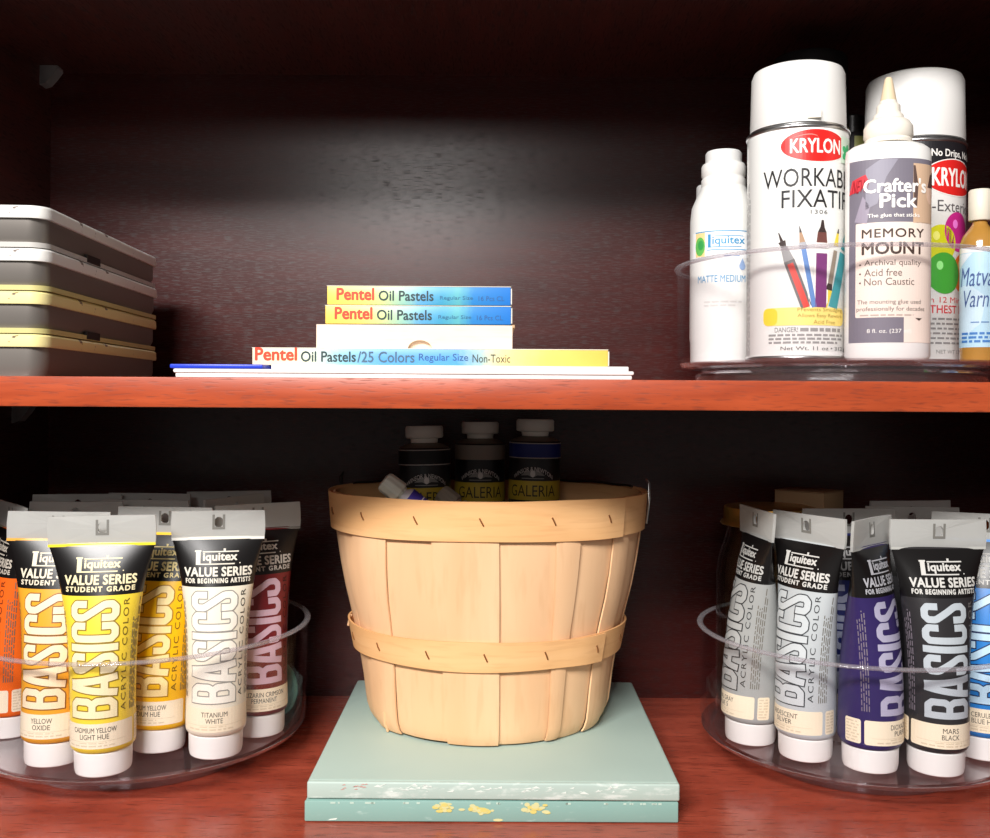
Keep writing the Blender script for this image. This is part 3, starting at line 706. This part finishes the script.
# ------------------------------------------------------------------ stack of trays at upper left
def rrect(x0, y0, x1, y1, r, z, k=6):
    p = []
    for cx, cy, a in ((x1-r, y0+r, -90), (x1-r, y1-r, 0), (x0+r, y1-r, 90), (x0+r, y0+r, 180)):
        p += [(cx+r*math.cos(R(a+90*i/k)), cy+r*math.sin(R(a+90*i/k)), z) for i in range(k+1)]
    return p
grey_tin = mat('grey_tin', (122, 116, 110), .42, metal=.35, var=.06, scale=25)
def chipped(name, c, chip):
    """enamel lip with worn chips along its lower edge"""
    m, nt, out = base_mat(name); N = nt.nodes.new; L = nt.links.new
    b = N('ShaderNodeBsdfPrincipled'); L(b.outputs[0], out.inputs[0]); b.inputs['Roughness'].default_value = .35
    tc = N('ShaderNodeTexCoord'); mp = N('ShaderNodeMapping'); mp.inputs['Scale'].default_value = (70, 70, 160); L(tc.outputs['Object'], mp.inputs[0])
    no = N('ShaderNodeTexNoise'); no.inputs['Scale'].default_value = 1; no.inputs['Detail'].default_value = 4; L(mp.outputs[0], no.inputs['Vector'])
    cr = N('ShaderNodeValToRGB'); cr.color_ramp.elements[0].position = .64; cr.color_ramp.elements[1].position = .67
    cr.color_ramp.elements[0].color = (*lin(c), 1); cr.color_ramp.elements[1].color = (*lin(chip), 1)
    L(no.outputs['Fac'], cr.inputs[0]); L(cr.outputs[0], b.inputs['Base Color'])
    return m
wl, yl = chipped('white_lip', (240, 238, 232), (110, 92, 84)), chipped('yellow_lip', (242, 228, 160), (110, 88, 70))
wl2, yl2 = mat('white_foot', (196, 192, 186), .4), mat('yellow_foot', (206, 196, 130), .4)
hgt = .0287
for i, (lipm, footm, lb) in enumerate([(yl, grey_tin, 'grey tin tray with a yellow lip at the bottom of the stack'), (yl, yl2, 'grey tin tray with a yellow lip, second from the bottom of the stack'),
                                (wl, yl2, 'grey tin tray with a white lip and yellow foot, second from top'), (wl, wl2, 'grey tin tray with a white lip on top of the stack')]):
    t = thing('tin_tray', lb, 'tray', (-.300+random.uniform(-.0006, .0006), .667, ZS1+.0001+i*hgt), (0, 0, R(2.6)), 'grey tin trays stacked on the middle shelf')
    x0, y0, x1, y1 = -.115, 0, 0, .262
    sh = lambda e, z: rrect(x0+e, y0+e, x1-e, y1-e, .012, z)
    if i:
        v, f, _ = loft([sh(.0005, 0), sh(.0005, .0034)]); mesh_obj('foot_rim', v, f, footm, None, t)
    v, f, _ = loft([sh(.004, 0.0034 if i else 0), sh(.0022, .008), sh(.0022, .0205)]); mesh_obj('body', v, f, grey_tin, None, t)
    v, f, _ = loft([sh(.0016, .0196), sh(0, .0196), sh(-.0003, .0216), sh(0, .0266), sh(.0012, .0280), sh(.003, .0282)]); mesh_obj('lip', v, f, lipm, None, t)
    if i in (1, 3): box('latch_notch', x1-.0024, .078, .0005, x1-.0002, .106, .0062, mat('notch_dark', (34, 28, 26), .6), t)

# ------------------------------------------------------------------ pastel boxes in the middle
zb = ZS1+.0001
t = thing('plastic_tray', 'thin flat white tray lying directly on the shelf under the pastel boxes', 'tray', (-.0615, .672, zb))
W2 = .1535
bm = box_bm(-W2, 0, 0, W2, .19, .0030, .0008); bm_obj('base', bm, WHITE, t)
box('lip', -W2-.0012, -.0012, .0031, W2+.0012, .1912, .0058, WHITE, t, bev=.001)
box('raised_panel', -W2+.064, .002, .0058, W2-.002, .186, .0090, WHITE, t, bev=.0006)
t = thing('blue_strip', 'thin blue strip lying on the left end of the white tray', 'strip', (-.2185, .671, zb+.0058))
box('strip', 0, 0, 0.0002, .0625, .03, .0031, flat((36, 66, 206), .35), t, bev=.0008)
zb2 = zb+.0091
def pastel_box(x0, x1, y, z, h, d, label, stops, rot=0, kind=0):
    w = x1-x0
    t = thing('pastel_box', label, 'box', (x0, y, z), (0, 0, R(rot)), 'boxes of oil pastels')
    cardm = ramp_mat('pastel_print', 0, 0, w, stops)
    box('sleeve', 0, 0, 0, w, d, h, cardm, t, bev=.0005)
    box('tray_end', w-.0002, .001, .0009, w+.0009, d-.001, h-.0009, flat((226, 220, 206), .6), t)
    box('top_sheet', -.0002, -.0002, h, w+.0002, d+.0002, h+.0004, flat((238, 232, 214), .5), t)
    P = Print(lambda px, pz, o: (px, -.0001-o, pz), curved=False)
    rp, nv = flat((232, 70, 40), .4), flat((36, 56, 60), .5)
    if kind == 0:
        P.text('Pentel', .0065, .0030, .0330, .0118, rp, 1, off=.045); P.text('Oil Pastels', .0360, .0028, .0745, .0100, nv, 1, off=.022)
        P.text('Regular Size', .0790, .0031, .1020, .0064, flat((40, 100, 140), .5), 1, off=.004); P.text('16 Pcs CL', .1060, .0031, .1240, .0064, flat((40, 90, 150), .5), 1, off=.004)
    else:
        P.text('Pentel', .0018, .0030, .0310, .0122, rp, 1, off=.045); P.text('Oil Pastels', .0335, .0024, .0715, .0098, nv, 1, off=.022)
        g_ = flat((70, 98, 120), .5)
        P.text('/25 Colors', .0725, .0022, .1120, .0098, g_, 1, off=.018); P.text('Regular Size', .1150, .0022, .1490, .0086, flat((44, 84, 140), .5), 1, off=.004)
        P.text('Non-Toxic', .1520, .0026, .1780, .0082, flat((60, 60, 50), .5), 1, off=.004)
    P.build('lettering', t)
    return t
yb = .690
x25 = (252-HX)/F*yb
pastel_box(x25, x25+.2455, yb, zb2, .0117, .110, 'long pastel box reading 25 colors, lying on the white tray', [(0, (238, 226, 186)), (.14, (226, 222, 190)), (.24, (140, 190, 206)), (.36, (90, 158, 214)), (.58, (84, 156, 218)), (.64, (160, 190, 190)), (.70, (236, 214, 150)), (.82, (244, 206, 110)), (1, (240, 190, 84))], 0, 1)
zb3 = zb2+.0122
yw = .700; xw = (316-HX)/F*yw
t = thing('wooden_box', 'pale wooden slide box with a thumb notch in the middle of the stack', 'box', (xw, yw, zb3))
w, h = .1372, .0168
pts = [(0, 0)]; nx_ = .0725
pts += [(nx_-.0085+.0, 0)]+[(nx_+.0085*math.cos(PI-PI*i/10), .0062*math.sin(PI*i/10)) for i in range(1, 10)]+[(nx_+.0085, 0), (w, 0), (w, h), (0, h)]
k = len(pts)
v = [(x, 0, z) for x, z in pts]+[(x, .004, z) for x, z in pts]
f = [tuple(range(k)), tuple(range(2*k-1, k-1, -1))]+[(i, i+k, (i+1) % k+k, (i+1) % k) for i in range(k)]
mesh_obj('front_panel', v, f, BIRCH, None, t, smooth=False)
box('tray_body', .0005, .0041, 0, w-.0005, .095, h-.003, BIRCH, t, bev=.0006)
box('sliding_lid', .0005, .0041, h-.0029, w-.0005, .095, h, BIRCH, t, bev=.0006)
box('lid_end', w-.0002, -.0004, h-.0016, w+.0016, .094, h+.0004, flat((196, 160, 120), .5), t)
zb4 = zb3+h+.0005
S0 = [(0, (246, 216, 96)), (.18, (240, 222, 116)), (.30, (206, 220, 146)), (.42, (150, 200, 186)), (.52, (96, 168, 214)), (.62, (70, 160, 196)), (.72, (96, 180, 190)), (.80, (50, 134, 204)), (1, (40, 122, 208))]
pastel_box((325-HX)/F*.70, (325-HX)/F*.70+.1298, .699, zb4, .0126, .090, 'short yellow-to-blue pastel box directly on the wooden box', S0, .2)
pastel_box((326.5-HX)/F*.70, (326.5-HX)/F*.70+.1285, .700, zb4+.0135, .0128, .090, 'short yellow-to-blue pastel box on the very top of the stack', S0, 0)

# ------------------------------------------------------------------ books under the basket
def book(name_label, x0, x1, y0, y1, z0, z1, cover, pages=None, rot=0):
    t = thing('book', name_label, 'book', (x0, y0, z0), (0, 0, R(rot)), 'books under the basket')
    w, d, h = x1-x0, y1-y0, z1-z0
    return t, w, d, h
def worn(name, c, wear, c2=None, scale=26, lo=.56, zband=None):
    m, nt, out = base_mat(name); N = nt.nodes.new; L = nt.links.new
    b = N('ShaderNodeBsdfPrincipled'); L(b.outputs[0], out.inputs[0]); b.inputs['Roughness'].default_value = .5
    tc = N('ShaderNodeTexCoord'); mp = N('ShaderNodeMapping'); mp.inputs['Scale'].default_value = (scale, scale, scale*4); L(tc.outputs['Object'], mp.inputs[0])
    no = N('ShaderNodeTexNoise'); no.inputs['Scale'].default_value = 1; no.inputs['Detail'].default_value = 7; no.inputs['Roughness'].default_value = .7; L(mp.outputs[0], no.inputs['Vector'])
    cr = N('ShaderNodeValToRGB'); e = cr.color_ramp.elements; e[0].position = lo; e[1].position = lo+.12
    e[0].color = (*lin(c), 1); e[1].color = (*lin(wear), 1)
    L(no.outputs['Fac'], cr.inputs[0])
    n3 = N('ShaderNodeTexNoise'); n3.inputs['Scale'].default_value = 9; L(tc.outputs['Object'], n3.inputs['Vector'])
    mx = N('ShaderNodeMix'); mx.data_type = 'RGBA'; mx.blend_type = 'MULTIPLY'; mx.inputs[0].default_value = .25
    cr2 = N('ShaderNodeValToRGB'); cr2.color_ramp.elements[0].color = (.7, .74, .74, 1); cr2.color_ramp.elements[0].position = .3; cr2.color_ramp.elements[1].position = .6
    L(n3.outputs['Fac'], cr2.inputs[0]); L(cr.outputs[0], mx.inputs[6]); L(cr2.outputs[0], mx.inputs[7]); L(mx.outputs[2], b.inputs['Base Color'])
    return m
cov1 = worn('sage_cover', (182, 204, 194), (194, 212, 204), lo=.62, scale=12)
spine1 = worn('sage_spine', (184, 202, 192), (220, 230, 222), lo=.52, scale=38)
cov2 = worn('teal_cover', (140, 176, 168), (164, 196, 186), lo=.6, scale=20)
spine2 = worn('teal_spine', (140, 178, 168), (178, 206, 196), lo=.6, scale=60)
X0, X1 = -.1315, .1320
t = thing('book', 'teal-spined hardback lying flat on the lower shelf, under the sage one', 'book', (0, .7050, .0003), (0, 0, R(.3)), 'books under the basket')
box('cover', X0-.0005, .0012, 0, X1-.001, .252, .0148, cov2, t, bev=.0012)
sp = box('spine', X0-.0008, -.0006, 0.0002, X1-.0008, .0014, .0148, spine2, t, bev=.0009)
P = Print(lambda px, pz, o: (px, -.0007-o, pz), curved=False)
yy_, y2_ = flat((218, 204, 118), .5), flat((214, 212, 156), .5)
for cx, cz, a, s in ((-.036, .0105, .0085, 1), (-.0085, .0095, .0080, 2), (.0305, .0110, .0095, 3)):
    rd = random.Random(s); PP = Print(lambda px, pz, o: (px, -.0007-o, pz), curved=False)
    for q in range(18):
        PP.ell(cx+rd.gauss(0, a*.45), max(.002, min(.0135, cz+rd.gauss(0, .0016))), rd.uniform(.0012, .003), rd.uniform(.0008, .0016), (yy_ if q % 2 else y2_), 1+.2*q, 10)
    PP.build('yellow_print', sp)
P.ell(.004, .0018, .0035, .001, y2_, 1, 12)
for q in range(26):
    rd = random.Random(100+q); x_ = rd.uniform(X0+.01, X1-.01); P.rect(x_, .0128, x_+rd.uniform(.001, .004), .0142, flat((190, 214, 200), .5), 1)
P.poly([(-.116, .0012), (-.110, .0016), (-.109, .0028), (-.114, .0022)], flat((226, 236, 226), .5), 1)
P.build('print', sp)
t = thing('book', 'pale sage-green hardback directly under the wooden basket', 'book', (0, .7055, .0153), (0, 0, R(-.2)), 'books under the basket')
box('cover', X0+.0005, .0012, 0, X1, .252, .0130, cov1, t, bev=.0022, seg=3)
sp = box('spine', X0+.0005, -.0006, .0004, X1, .0032, .0126, spine1, t, bev=.0014, seg=3)
P = Print(lambda px, pz, o: (px, -.0007-o, pz), curved=False)
lt, pinkp = flat((226, 234, 226), .5), flat((206, 160, 150), .5)
for q in range(60):
    rd = random.Random(300+q); x_ = rd.uniform(-.085, .105); z_ = rd.uniform(.0055, .0105); P.poly([(x_, z_), (x_+rd.uniform(.002, .007), z_+rd.uniform(-.0006, .0006)), (x_+rd.uniform(.001, .006), z_+rd.uniform(.0004, .0018))], lt, 1)
for q in range(12):
    rd = random.Random(500+q); x_ = rd.uniform(-.110, -.086); z_ = rd.uniform(.0065, .011); P.poly([(x_, z_), (x_+.003, z_+.0002), (x_+.002, z_+.001)], pinkp, 2)
P.build('print', sp)

# ------------------------------------------------------------------ splint basket
BX, BY, BZ = -.0055, .870, .0287
t = thing('splint_basket', 'pale wood splint basket with two hoops standing on the sage-green book', 'basket', (BX, BY, BZ))
KEY = [(0, .0995, .0950), (.004, .1030, .0980), (.012, .1060, .0995), (.040, .1095, .1000), (.075, .1155, .1002), (.120, .1275, .1015), (.160, .1335, .1030), (.191, .1360, .1040)]
def bas_ab(z):
    z = max(0, min(.1915, z))
    for (z0, a0, b0), (z1, a1, b1) in zip(KEY, KEY[1:]):
        if z <= z1: u = (z-z0)/(z1-z0); return a0+(a1-a0)*u, b0+(b1-b0)*u
    return KEY[-1][1:]
def bas(phi, z, off):
    a, b = bas_ab(z); nx, ny = b*math.sin(phi), -a*math.cos(phi); d = math.hypot(nx, ny)
    return (a*math.sin(phi)+nx/d*off, -b*math.cos(phi)+ny/d*off, z)
def phi_of(px, z):
    """angle round the basket whose front face shows at that column"""
    best = None
    for i in range(-400, 401):
        p = bas(R(i/4.5), z, .001); x = HX+(p[0]+BX)/(p[1]+BY)*F
        if best is None or abs(x-px) < best[0]: best = (abs(x-px), i/4.5)
    return R(best[1])
rd = random.Random(11)
edges = [(phi_of(a, .17), phi_of(b, .03)) for a, b in ((337, 367), (350, 375), (386, 396), (430, 446), (501, 502), (557, 552), (584, 566), (617, 592), (633, 607))]
nb_ = 9; e0, e1 = edges[-1][0], edges[0][0]+2*PI
for k in range(1, nb_):
    q = e0+(e1-e0)*k/nb_; edges.append((q, q))
for k in range(len(edges)):
    (at_, ab_), (bt_, bb_) = edges[k], edges[(k+1) % len(edges)]
    if k == len(edges)-1: bt_ += 2*PI; bb_ += 2*PI
    off = 0 if k % 2 else -.0026
    ex = .012 if k % 2 == 0 else -.005
    zs = [.0012+rd.uniform(-.001, .0012), .005, .011, .02, .035, .05, .07, .09, .11, .13, .15, .17, .189]
    nu = 7; th = .0015
    front, backv = [], []
    for z in zs:
        w = max(0, min(1, (z-.03)/.14)); pa, pb = ab_+(at_-ab_)*w-ex, bb_+(bt_-bb_)*w+ex
        for u in range(nu):
            s = -1+2*u/(nu-1); phi = (pa+pb)/2+s*(pb-pa)/2
            e = off+.0006*(1-s*s)+.0003*math.sin(z*60+k)
            front.append(bas(phi, z, e)); backv.append(bas(phi, z, e-th))
    nz_ = len(zs); N_ = nz_*nu; f = []
    for i in range(nz_-1):
        for u in range(nu-1):
            a = i*nu+u; f += [(a, a+1, a+nu+1, a+nu), (N_+a, N_+a+nu, N_+a+nu+1, N_+a+1)]
    for i in range(nz_-1):
        for u in (0, nu-1):
            a = i*nu+u; f.append((a, a+nu, N_+a+nu, N_+a))
    for u in range(nu-1):
        for i in (0, nz_-1):
            a = i*nu+u; f.append((a, N_+a, N_+a+1, a+1))
    mesh_obj('stave', front+backv, f, PALE, None, t, sharp=50)
n = 60
rings = [[(a*math.sin(2*PI*j/n), -b*math.cos(2*PI*j/n), z) for j in range(n)] for a, b, z in ((.092, .0855, .0004), (.0935, .087, .003))]
v, f, _ = loft(rings); mesh_obj('bottom_board', v, f, PALE, None, t)
# splinter hanging at the lower left
tube_path('splinter', [bas(R(-50), .017, .0006), bas(R(-50.6), .008, .0016), bas(R(-51), -.0005+.001, .0022)], .0011, PALE, t, 5)
tube_path('splinter', [bas(R(-88), .082, .0006), bas(R(-89), .077, .0036), bas(R(-90), .072, .006)], .0012, PALE, t, 5)
def hoop(z0, z1, off, end_phi, over, staples, th=.0017, tilt=0):
    n = 120; rings = []
    a0 = end_phi-2*PI-over
    for i in range(n+1):
        u = i/n; phi = a0+(2*PI+over)*u
        lift = th*1.8*min(1, max(0, (u-(1-(over*1.3)/(2*PI+over)))/(.035))) if over else 0
        dz = tilt*math.sin(phi)
        wv = .0004*math.sin(phi*5+z0*90)
        zz0, zz1 = z0+dz+wv, z1+dz-wv
        o0, o1 = off+lift, off+lift
        rings.append([bas(phi, zz0, o0), bas(phi, zz1, o1), bas(phi, zz1, o1+th), bas(phi, zz0, o0+th)])
        # keep the strip at its own heights near the rim
        rings[-1] = [(p[0], p[1], q) for p, q in zip(rings[-1], (zz0, zz1, zz1, zz0))]
    v, f, _ = loft(rings)
    h = mesh_obj('hoop', v, f, PALE_HOOP, None, t, sharp=40)
    for phi in staples:
        zc = (z0+z1)/2+tilt*math.sin(phi)
        for_off = off+th*(1.0 if over == 0 else 1.0)+(th*1.8 if end_phi-over < phi < end_phi else 0)
        p0, p1 = bas(phi-.012, zc+.0030, for_off+.0003), bas(phi+.012, zc-.0030, for_off+.0003)
        pm = bas(phi, zc, for_off+.0008)
        p0 = (p0[0], p0[1], zc+.0030); p1 = (p1[0], p1[1], zc-.0030)
        tube_path('staple', [p0, pm, p1], .00062, COPPER, h, 6)
    return h
hoop(.1598, .1912, .0004, phi_of(621, .175), .32, [phi_of(x, .175) for x in (335, 364, 417, 482, 554, 607)])
hoop(.0598, .0822, .0012, phi_of(600, .07), .30, [phi_of(x, .07) for x in (358, 382, 430, 487, 547, 594, 619)])
v = []
# inside band
n = 90; rings = []
for i in range(n):
    phi = 2*PI*i/n
    q = [bas(phi, .170, -.0034), bas(phi, .1905, -.0034), bas(phi, .1905, -.0048), bas(phi, .170, -.0048)]; rings.append(q)
vv = [p for r_ in rings for p in r_]; ff = []
for i in range(n):
    for j in range(4): ff.append((i*4+j, i*4+(j+1) % 4, ((i+1) % n)*4+(j+1) % 4, ((i+1) % n)*4+j))
mesh_obj('inner_band', vv, ff, PALE_HOOP, None, t, sharp=30)
# wire bail folded down along the back rim
pts = []
for i in range(41):
    phi = R(100)+(R(250)-R(100))*i/40
    p = bas(phi, .19, -.0066); pts.append((p[0], p[1], .1925+.0004*math.sin(i)))
tube_path('wire_handle', pts, .001, DARKWIRE, t, 8)
def clip(phi, m, drop):
    q = lambda z, off, dp: tuple(list(bas(phi+dp, min(z, .19), off)[:2])+[z])
    tube_path('wire_clip', [q(drop, .0052, -.05), q(.182, .0056, -.035), q(.199, .0045, -.02), q(.2025, .002, -.005), q(.199, .004, .012), q(.186, .0048, .026), q(drop+.006, .004, .036)], .0009, m, t, 8)
clip(R(76), METAL, .166); clip(R(-108), DARKWIRE, .182)

# ------------------------------------------------------------------ tubes in the basket
def galeria(x, y, lean, yaw, top, label, band, line):
    """large round tube standing cap-up; its crimped foot is down in the basket"""
    H = .238
    t = thing('large_paint_tube', label, 'paint tube', (x, y, BZ+.0045), (R(lean[0]), R(lean[1]), R(yaw)), 'large tubes in the basket')
    zc = top-(BZ+.0045)
    r0 = .0228
    n = 48
    def ab(z):
        u = min(1, max(0, z/(zc-.05)))
        return .0226+(r0-.0226)*u**.8, .0015+(r0-.0015)*u**.6
    rings = []
    for z in [0, .01, .03, .06, .09, .12, .15, .17, zc-.048, zc-.036, zc-.026]:
        a, b = ab(z); rings.append([(a*math.sin(2*PI*j/n), -b*math.cos(2*PI*j/n), z) for j in range(n)])
    for r, z in ((r0, zc-.0205), (r0-.0008, zc-.0192), (r0-.005, zc-.0168), (.0120, zc-.0152), (.0110, zc-.0146)):
        rings.append([(r*math.sin(2*PI*j/n), -r*math.cos(2*PI*j/n), z) for j in range(n)])
    v, f, _ = loft(rings); bd = mesh_obj('body', v, f, mat('tube_dark', (30, 29, 31), .35), None, t)
    bd.data.materials.append(mat('tube_shoulder', (126, 118, 104), .4))
    zsh = zc-.0195
    for p in bd.data.polygons:
        if p.center.z > zsh: p.material_index = 1
    # fluted cap with a narrower skirt
    m_ = 96
    cr = []
    for r, z, fl in ((.0112, zc-.0150, 0), (.0118, zc-.0148, 0), (.0122, zc-.0112, 0), (.0160, zc-.0106, 1), (.0168, zc-.0096, 1), (.0168, zc-.0015, 1), (.0158, zc, 0), (.006, zc, 0)):
        cr.append([((r-(.0005 if fl and j % 2 else 0))*math.cos(2*PI*j/m_), (r-(.0005 if fl and j % 2 else 0))*math.sin(2*PI*j/m_), z) for j in range(m_)])
    v, f, _ = loft(cr); mesh_obj('cap', v, f, mat('cap_offwhite', (244, 238, 226), .4), None, t, sharp=50)
    P = Print(surf_of(ab if False else (lambda z: ab(z))), step=.002)
    ol, dkb, wh = flat((176, 152, 44), .5), flat((44, 36, 26), .5), flat((196, 192, 186), .5)
    P.rect(-.036, zc-.0335, .036, zc-.0205, flat(band, .45), 1)
    if line:
        P.rect(-.036, zc-.0213, .036, zc-.0205, wh, 2); P.rect(-.036, zc-.0340, .036, zc-.0332, wh, 2)
    P.text('WINSOR & NEWTON', -.0185, zc-.0450, .0185, zc-.0412, wh, 2, off=.015, arc=.0075)
    # griffin-like emblem as a plain winged shape
    for s in (-1, 1): P.poly([(0, zc-.0445), (s*.006, zc-.0450), (s*.011, zc-.0490), (s*.004, zc-.0485), (0, zc-.0505)], flat((130, 128, 124), .5), 2)
    P.ell(0, zc-.0472, .0022, .0030, wh, 3, 14); P.rect(-.010, zc-.0517, .010, zc-.0510, flat((130, 128, 124), .5), 2)
    P.rect(-.036, zc-.0705, .036, zc-.0535, ol, 1)
    P.text('GALERIA', -.0215, zc-.0672, .0215, zc-.0572, dkb, 2, off=.006)
    P.build('label', t)
    return t
galeria(at(429, 470, .885)[0], .885, (-1.2, -1.0), 8, .2740, 'large capped tube with a black band, leftmost in the basket', (20, 19, 20), True)
galeria(at(480, 470, .905)[0], .905, (-.5, 0), 2, .2775, 'large capped tube with a grey band, middle one in the basket', (158, 150, 138), False)
galeria(at(532, 470, .890)[0], .890, (-.5, .6), -6, .2805, 'large capped tube with a blue band, rightmost in the basket', (26, 42, 130), True)

def small_tube(loc, rot, label, colr, band2, cap_c):
    t = thing('small_paint_tube', label, 'paint tube', loc, rot, 'small tubes in the basket')
    r = .0098; n = 32
    rings = []
    for z, a, b in ((0, .0135, .0008), (.012, .0125, .005), (.03, .0112, .0085), (.05, r, r), (.072, r, r), (.0745, r-.0012, r-.0012), (.0765, .0062, .0062), (.078, .0055, .0055)):
        rings.append([(a*math.sin(2*PI*j/n), -b*math.cos(2*PI*j/n), z) for j in range(n)])
    v, f, _ = loft(rings); mesh_obj('body', v, f, flat((206, 206, 210), .35), None, t)
    ab = lambda z: (r, r) if z > .05 else (.0135-(.0135-r)*(z/.05), max(.001, .0008+(r-.0008)*(z/.05)**.7))
    P = Print(surf_of(ab), step=.002); P.rect(-.03, .014, .03, .0725, flat(colr, .4), 1); P.rect(-.03, .0620, .03, .0630, flat((230, 230, 236), .4), 2); P.rect(-.012, .032, .004, .0555, flat(band2, .4), 2)
    P.greek(-.006, .0650, .006, .0690, 1, flat((216, 214, 230), .4), 2); P.build('label', t)
    m_ = 40; cr = []
    for q, z in ((.0068, .0775), (.0072, .079), (.0090, .0795), (.0092, .081), (.0086, .093), (.0076, .0955), (.004, .0965)):
        cr.append([((q-(.0006 if j % 4 < 2 else 0))*math.cos(2*PI*j/m_), (q-(.0006 if j % 4 < 2 else 0))*math.sin(2*PI*j/m_), z) for j in range(m_)])
    v, f, _ = loft(cr); mesh_obj('cap', v, f, flat(cap_c, .45), None, t, sharp=50)
    return t
def aim(base, tip):
    d = (Vector(tip)-Vector(base)).normalized()
    return d.to_track_quat('Z', 'Y').to_euler()
tip = Vector(at(383, 480, .795)); dirn = Vector((-.78, -.05, .62)).normalized(); b0 = tip-dirn*.0965
small_tube(b0, aim(b0, tip), 'small violet paint tube leaning over the basket rim at left', (74, 62, 164), (232, 230, 236), (200, 204, 190))
tip = Vector(at(440, 492, .850)); dirn = Vector((-.75, .25, .6)).normalized(); b0 = tip-dirn*.0965
small_tube(b0, aim(b0, tip), 'small dull grey tube lying low in front of the leftmost large tubes', (120, 116, 104), (160, 156, 140), (150, 144, 128))

# ------------------------------------------------------------------ light
def area(name, loc, target, sx, sy, power, col):
    l = bpy.data.lights.new(name, 'AREA'); l.shape = 'RECTANGLE'; l.size = sx; l.size_y = sy; l.energy = power; l.color = col
    o = bpy.data.objects.new(name, l); C.objects.link(o); o.location = loc
    o.rotation_euler = (Vector(target)-Vector(loc)).to_track_quat('-Z', 'Y').to_euler()
    return o
area('ceiling_light', (-.55, -1.0, 1.36), (.05, .8, .22), 1.1, .25, 74, (1, .97, .95))
area('window_light', (-.33, -2.4, 1.13), (-.07, 1.0, .45), .5, .3, 9.5, (1, .97, .94))
w = bpy.data.worlds.new('room'); bpy.context.scene.world = w; w.use_nodes = True
bg = w.node_tree.nodes['Background']; bg.inputs[0].default_value = (1, .97, .93, 1); bg.inputs[1].default_value = .14

# ------------------------------------------------------------------ camera
cam = bpy.data.cameras.new('camera'); co = bpy.data.objects.new('camera', cam); C.objects.link(co)
cam.sensor_width = 36; cam.lens = F/990*36; cam.clip_start = .01
cam.shift_y = -(419-HY)/990
co.location = (0, 0, CAMZ); co.rotation_euler = (R(90), -math.atan(ROLL), 0)
S = bpy.context.scene; S.camera = co
S.view_settings.view_transform = 'Standard'; S.view_settings.look = 'None'; S.view_settings.gamma = 1; S.view_settings.use_curve_mapping = False
S.view_settings.exposure = 0.0
S.cycles.transparent_max_bounces = 32; S.cycles.max_bounces = 10
S.cycles.use_denoising = True
